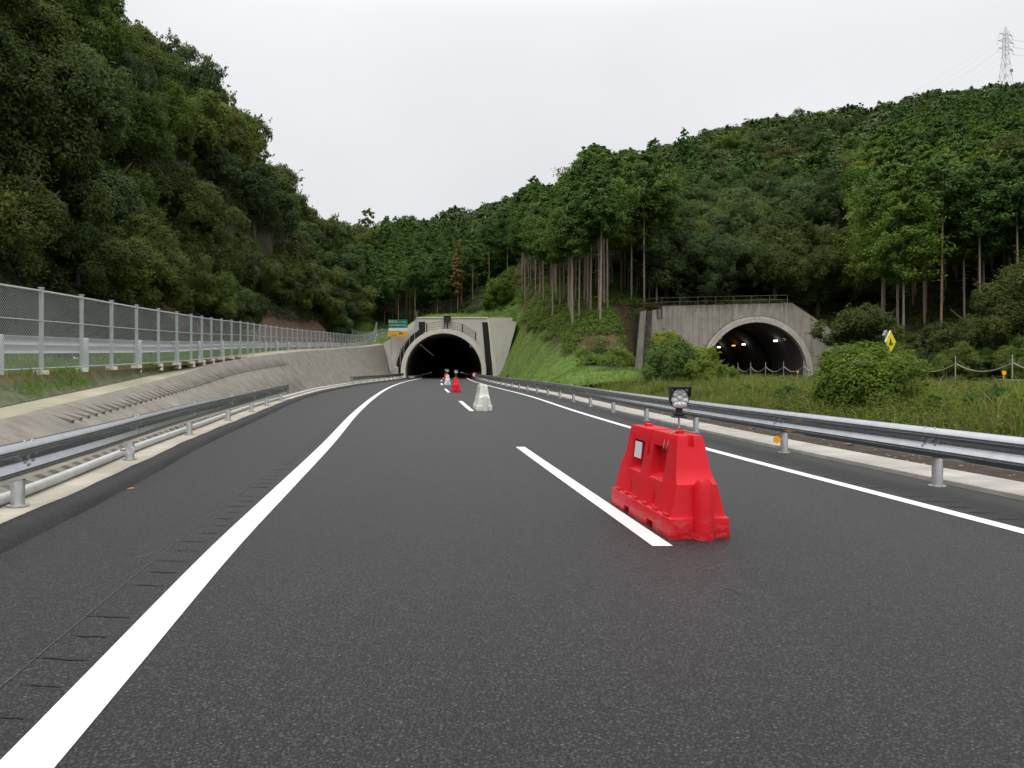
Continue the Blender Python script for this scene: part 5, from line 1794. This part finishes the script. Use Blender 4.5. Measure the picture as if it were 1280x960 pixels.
pts = scatter(-40, 2, 122, 150, 700, 35, lambda x, y, z: (z > 0) & (y > 127 - .4 * np.abs(x + 10)) & (x < -1))
under('underbrush', 'low dark scrub behind the crown of the new tunnel portal', pts, (.8, 1.6), 70, .13, 'leaf_deep', 36)
pts = scatter(31, 75, 56, 105, 1500, 37, lambda x, y, z: (x > road2_c(y) + 8) & (x / y < .75))
under('underbrush', 'dark scrub on the ground of the right hand cedar grove', pts, (.6, 1.3), 55, .11, 'leaf_dark', 38)
pts = scatter(13, 36, 85.2, 92, 260, 39, lambda x, y, z: z > 0)
under('underbrush', 'dark scrub along the top of the old tunnel portal', pts, (.5, .9), 60, .10, 'leaf_dark', 40)


def blades(name, label, pts, h, wd, mat, seed, lean=.45, brown=.25, hs=None):
    rg = np.random.default_rng(seed)
    n = len(pts)
    hh = rg.uniform(h[0], h[1], n) * (1 if hs is None else hs) * (.55 + .95 * (np.sin(pts[:, 0] * 1.3 + np.sin(pts[:, 1] * .9) * 2) * .5 + .5) ** 2)
    a = rg.uniform(0, 6.28, n)
    d = np.stack([np.cos(a), np.sin(a), np.zeros(n)], 1)
    ln = rg.uniform(.1, 1, n) * lean
    sd = np.stack([-d[:, 1], d[:, 0], np.zeros(n)], 1) * (rg.uniform(wd[0], wd[1], n) / 2)[:, None]
    p0 = pts
    p1 = pts + d * (hh * ln * .35)[:, None] + np.array([0, 0, 1]) * (hh * .6)[:, None]
    p2 = pts + d * (hh * ln * 1.1)[:, None] + np.array([0, 0, 1]) * (hh * (1 - .25 * ln))[:, None]
    V1 = np.stack([p0 - sd, p0 + sd, p1 + sd * .8, p1 - sd * .8], 1)
    V2 = np.stack([p1 - sd * .8, p1 + sd * .8, p2 + sd * .1, p2 - sd * .1], 1)
    V = np.concatenate([V1, V2])
    patch = np.sin(pts[:, 0] * .55 + 1.7 * np.sin(pts[:, 1] * .31)) * .5 + .5
    col = np.where(rg.random(n) < brown * (.15 + 1.5 * patch), rg.uniform(0, .3, n), rg.uniform(.5, 1, n))
    o = bpy.data.objects.new(name, leaf_mesh(name, V, np.concatenate([col, col]))); COL.objects.link(o); o.data.materials.append(MT[mat])
    tag(o, label, 'grass', kind='stuff')


rg = np.random.default_rng(50)
N_ = 150000
y = 9 + 75 * rg.random(N_) ** 1.5
t = rg.random(N_)
x = med_a(y) + (med_b(y) - med_a(y)) * t
d = x - med_a(y)
edge = 2.7 + .5 * np.sin(y * 1.1) + .4 * np.sin(y * 2.7 + 1)
ok = (d > edge) & (x / y < .95) & (rg.random(N_) < np.clip(1.6 - y / 70, .3, 1)) & ~((x > 2) & (x < 12.5) & (y > 66))
pts = np.stack([x[ok], y[ok], med_z(x[ok], y[ok])], 1)
blades('median_grass', 'tall mixed green and straw coloured grass on the bank between the carriageways', pts, (.22, .60), (.010, .022), 'grass', 51, brown=.36, lean=.7, hs=np.clip((med_b(y[ok]) - x[ok]) / 6, .3, 1) * np.clip((d[ok] - edge[ok]) / 1.5 + .35, .3, 1))
ok2 = ok & (rg.random(N_) < .026 * (np.sin(x * .9 + 1.5 * np.sin(y * .4)) * .5 + .5)) & (d > edge + .3)
pts = np.stack([x[ok2], y[ok2], med_z(x[ok2], y[ok2]) + .12], 1)
under('weeds', 'leafy weeds mixed into the tall grass behind the right guardrail', pts, (.18, .55), 80, .036, 'leaf_weed', 52, cat='weeds', flat=1.15)
ok3 = ok & (rg.random(N_) < .035) & (np.sin(x * .7 + 2) + np.sin(y * .5) > .2)
pts = np.stack([x[ok3], y[ok3], med_z(x[ok3], y[ok3])], 1)
blades('dry_grass', 'dry straw coloured stalks standing in the grass behind the right guardrail', pts, (.45, .85), (.014, .03), 'straw', 59, lean=1.0, brown=.5)
ok4 = ok & (rg.random(N_) < .0042) & (d > edge + .9) & (np.sin(x * .35 + 1) + np.sin(y * .28 + 2) > -.2)
pts = np.stack([x[ok4], y[ok4], med_z(x[ok4], y[ok4]) + .05], 1)
under('scrub_weeds', 'low leafy scrub clumps in the grass between the carriageways', pts, (.35, .75), 300, .04, 'leaf_weed', 60, cat='weeds', flat=1.0)
ok5 = ok & (rg.random(N_) < .03) & (np.sin(x * .5 + .6 * y) > .1)
pts = np.stack([x[ok5], y[ok5], med_z(x[ok5], y[ok5])], 1)
blades('lime_grass', 'bright fresh grass tufts in the bank between the carriageways', pts, (.45, .85), (.012, .024), 'turf', 61, lean=.8, brown=.05)
# mown slope
pts = scatter(-4, 10, 46, 128, 60000, 53, lambda x, y, z: (z < turf_limit(x, y) + .05) & (z > -.3))
blades('mown_grass', 'short mown grass on the slope right of the new tunnel portal', pts, (.05, .13), (.02, .05), 'turf', 54, lean=.8, brown=.06)
pts = scatter(-24, 3, 112.8, 127, 12000, 55, lambda x, y, z: z < 14)
blades('mown_grass', 'short grass on top of the new tunnel portal', pts, (.1, .25), (.03, .06), 'turf', 56, lean=.8, brown=.3)
# embankment above the wall and verge behind the fence
n = 26000
y = rg.uniform(6, 70, n); t = rg.random(n)
x = (wall_tx(y) - .6) + (fence_x(y) - (wall_tx(y) - .6)) * t
z = (wall_tz(y) + .10) + (fence_z(y) - wall_tz(y) - .10) * t - .03
ok = (np.sin(y * 1.2 + 2 * np.sin(x * 2)) + rg.normal(size=n) * .5 > .25) & (y < 32)
pts = np.stack([x[ok], y[ok], z[ok]], 1)
blades('bank_grass', 'patchy short grass on the bank below the left fence', pts, (.05, .16), (.008, .02), 'turf', 57, lean=.9, brown=.15)
n = 26000
y = rg.uniform(8, 75, n); x = fence_x(y) - rg.uniform(1.4, 5.0, n)
pts = np.stack([x, y, fence_z(y) - .05], 1)
blades('verge_grass', 'green verge grass behind the white guardrail on the left', pts, (.12, .40), (.012, .03), 'turf', 58, lean=.7, brown=.12)

# ------------------------------------------------------------------ light, sky, camera
world = bpy.data.worlds.new('World')
sc.world = world
world.use_nodes = True
nt = world.node_tree
bgn = nt.nodes['Background']
sky = nd(nt, 'ShaderNodeTexSky', sky_type='NISHITA')
sky.sun_disc = False
SUN_EL, SUN_AZ = R(58), R(215)
sky.sun_elevation = SUN_EL
sky.sun_rotation = SUN_AZ
tc = nd(nt, 'ShaderNodeTexCoord')
sp = nd(nt, 'ShaderNodeSeparateXYZ'); nt.links.new(tc.outputs['Generated'], sp.inputs[0])
cl = nd(nt, 'ShaderNodeClamp'); nt.links.new(sp.outputs[2], cl.inputs[0])
ml_out = ramp(nt, cl.outputs[0], [(0, (.80, .80, .80)), (.35, (.90, .90, .90)), (.45, (1, 1, 1)), (1, (1, 1, 1))])
pw = nd(nt, 'ShaderNodeMapRange'); nt.links.new(cl.outputs[0], pw.inputs[0]); pw.inputs[1].default_value = .40; pw.inputs[2].default_value = .95; pw.inputs[3].default_value = 1.0; pw.inputs[4].default_value = 2.5
ml = nd(nt, 'ShaderNodeMath', operation='MULTIPLY'); nt.links.new(ml_out, ml.inputs[0]); nt.links.new(pw.outputs[0], ml.inputs[1])
nz = nd(nt, 'ShaderNodeTexNoise', Scale=2.2, Detail=5.0); nt.links.new(tc.outputs['Generated'], nz.inputs['Vector'])
mr = nd(nt, 'ShaderNodeMapRange'); nt.links.new(nz.outputs['Fac'], mr.inputs[0]); mr.inputs[1].default_value = .3; mr.inputs[2].default_value = .7; mr.inputs[3].default_value = .93; mr.inputs[4].default_value = 1.05
m2 = nd(nt, 'ShaderNodeMath', operation='MULTIPLY'); nt.links.new(ml.outputs[0], m2.inputs[0]); nt.links.new(mr.outputs[0], m2.inputs[1])
grey = mix(nt, 1.0, (10.05, 10.05, 10.2), m2.outputs[0], 'MULTIPLY')
col = mix(nt, .93, sky.outputs[0], grey)
nt.links.new(col, bgn.inputs['Color'])
bgn.inputs['Strength'].default_value = .1

sl = bpy.data.lights.new('sun', 'SUN')
sl.energy = .9; sl.angle = R(25); sl.color = (1, .97, .92)
so = bpy.data.objects.new('sun', sl); COL.objects.link(so)
dirv = Vector((math.sin(SUN_AZ) * math.cos(SUN_EL), math.cos(SUN_AZ) * math.cos(SUN_EL), math.sin(SUN_EL)))
so.rotation_euler = dirv.to_track_quat('Z', 'Y').to_euler()

cam = bpy.data.cameras.new('camera')
cam.sensor_width = 36; cam.lens = 36 * 1000 / 1280
cam.shift_y = -20 / 1280
cam.clip_start = .05; cam.clip_end = 6000
co_ = bpy.data.objects.new('camera', cam); COL.objects.link(co_)
co_.location = (0, 0, HC); co_.rotation_euler = (R(90), 0, 0)
sc.camera = co_

sc.view_settings.view_transform = 'Standard'
sc.view_settings.look = 'None'
sc.view_settings.exposure = 0
sc.view_settings.gamma = 1
sc.view_settings.use_curve_mapping = False
sc.render.engine = 'CYCLES'
sc.cycles.max_bounces = 6
sc.cycles.diffuse_bounces = 3
sc.cycles.glossy_bounces = 3
sc.cycles.transmission_bounces = 3
sc.cycles.transparent_max_bounces = 12
sc.cycles.use_denoising = True
sc.cycles.use_adaptive_sampling = False
sc.cycles.sample_clamp_indirect = 2.5
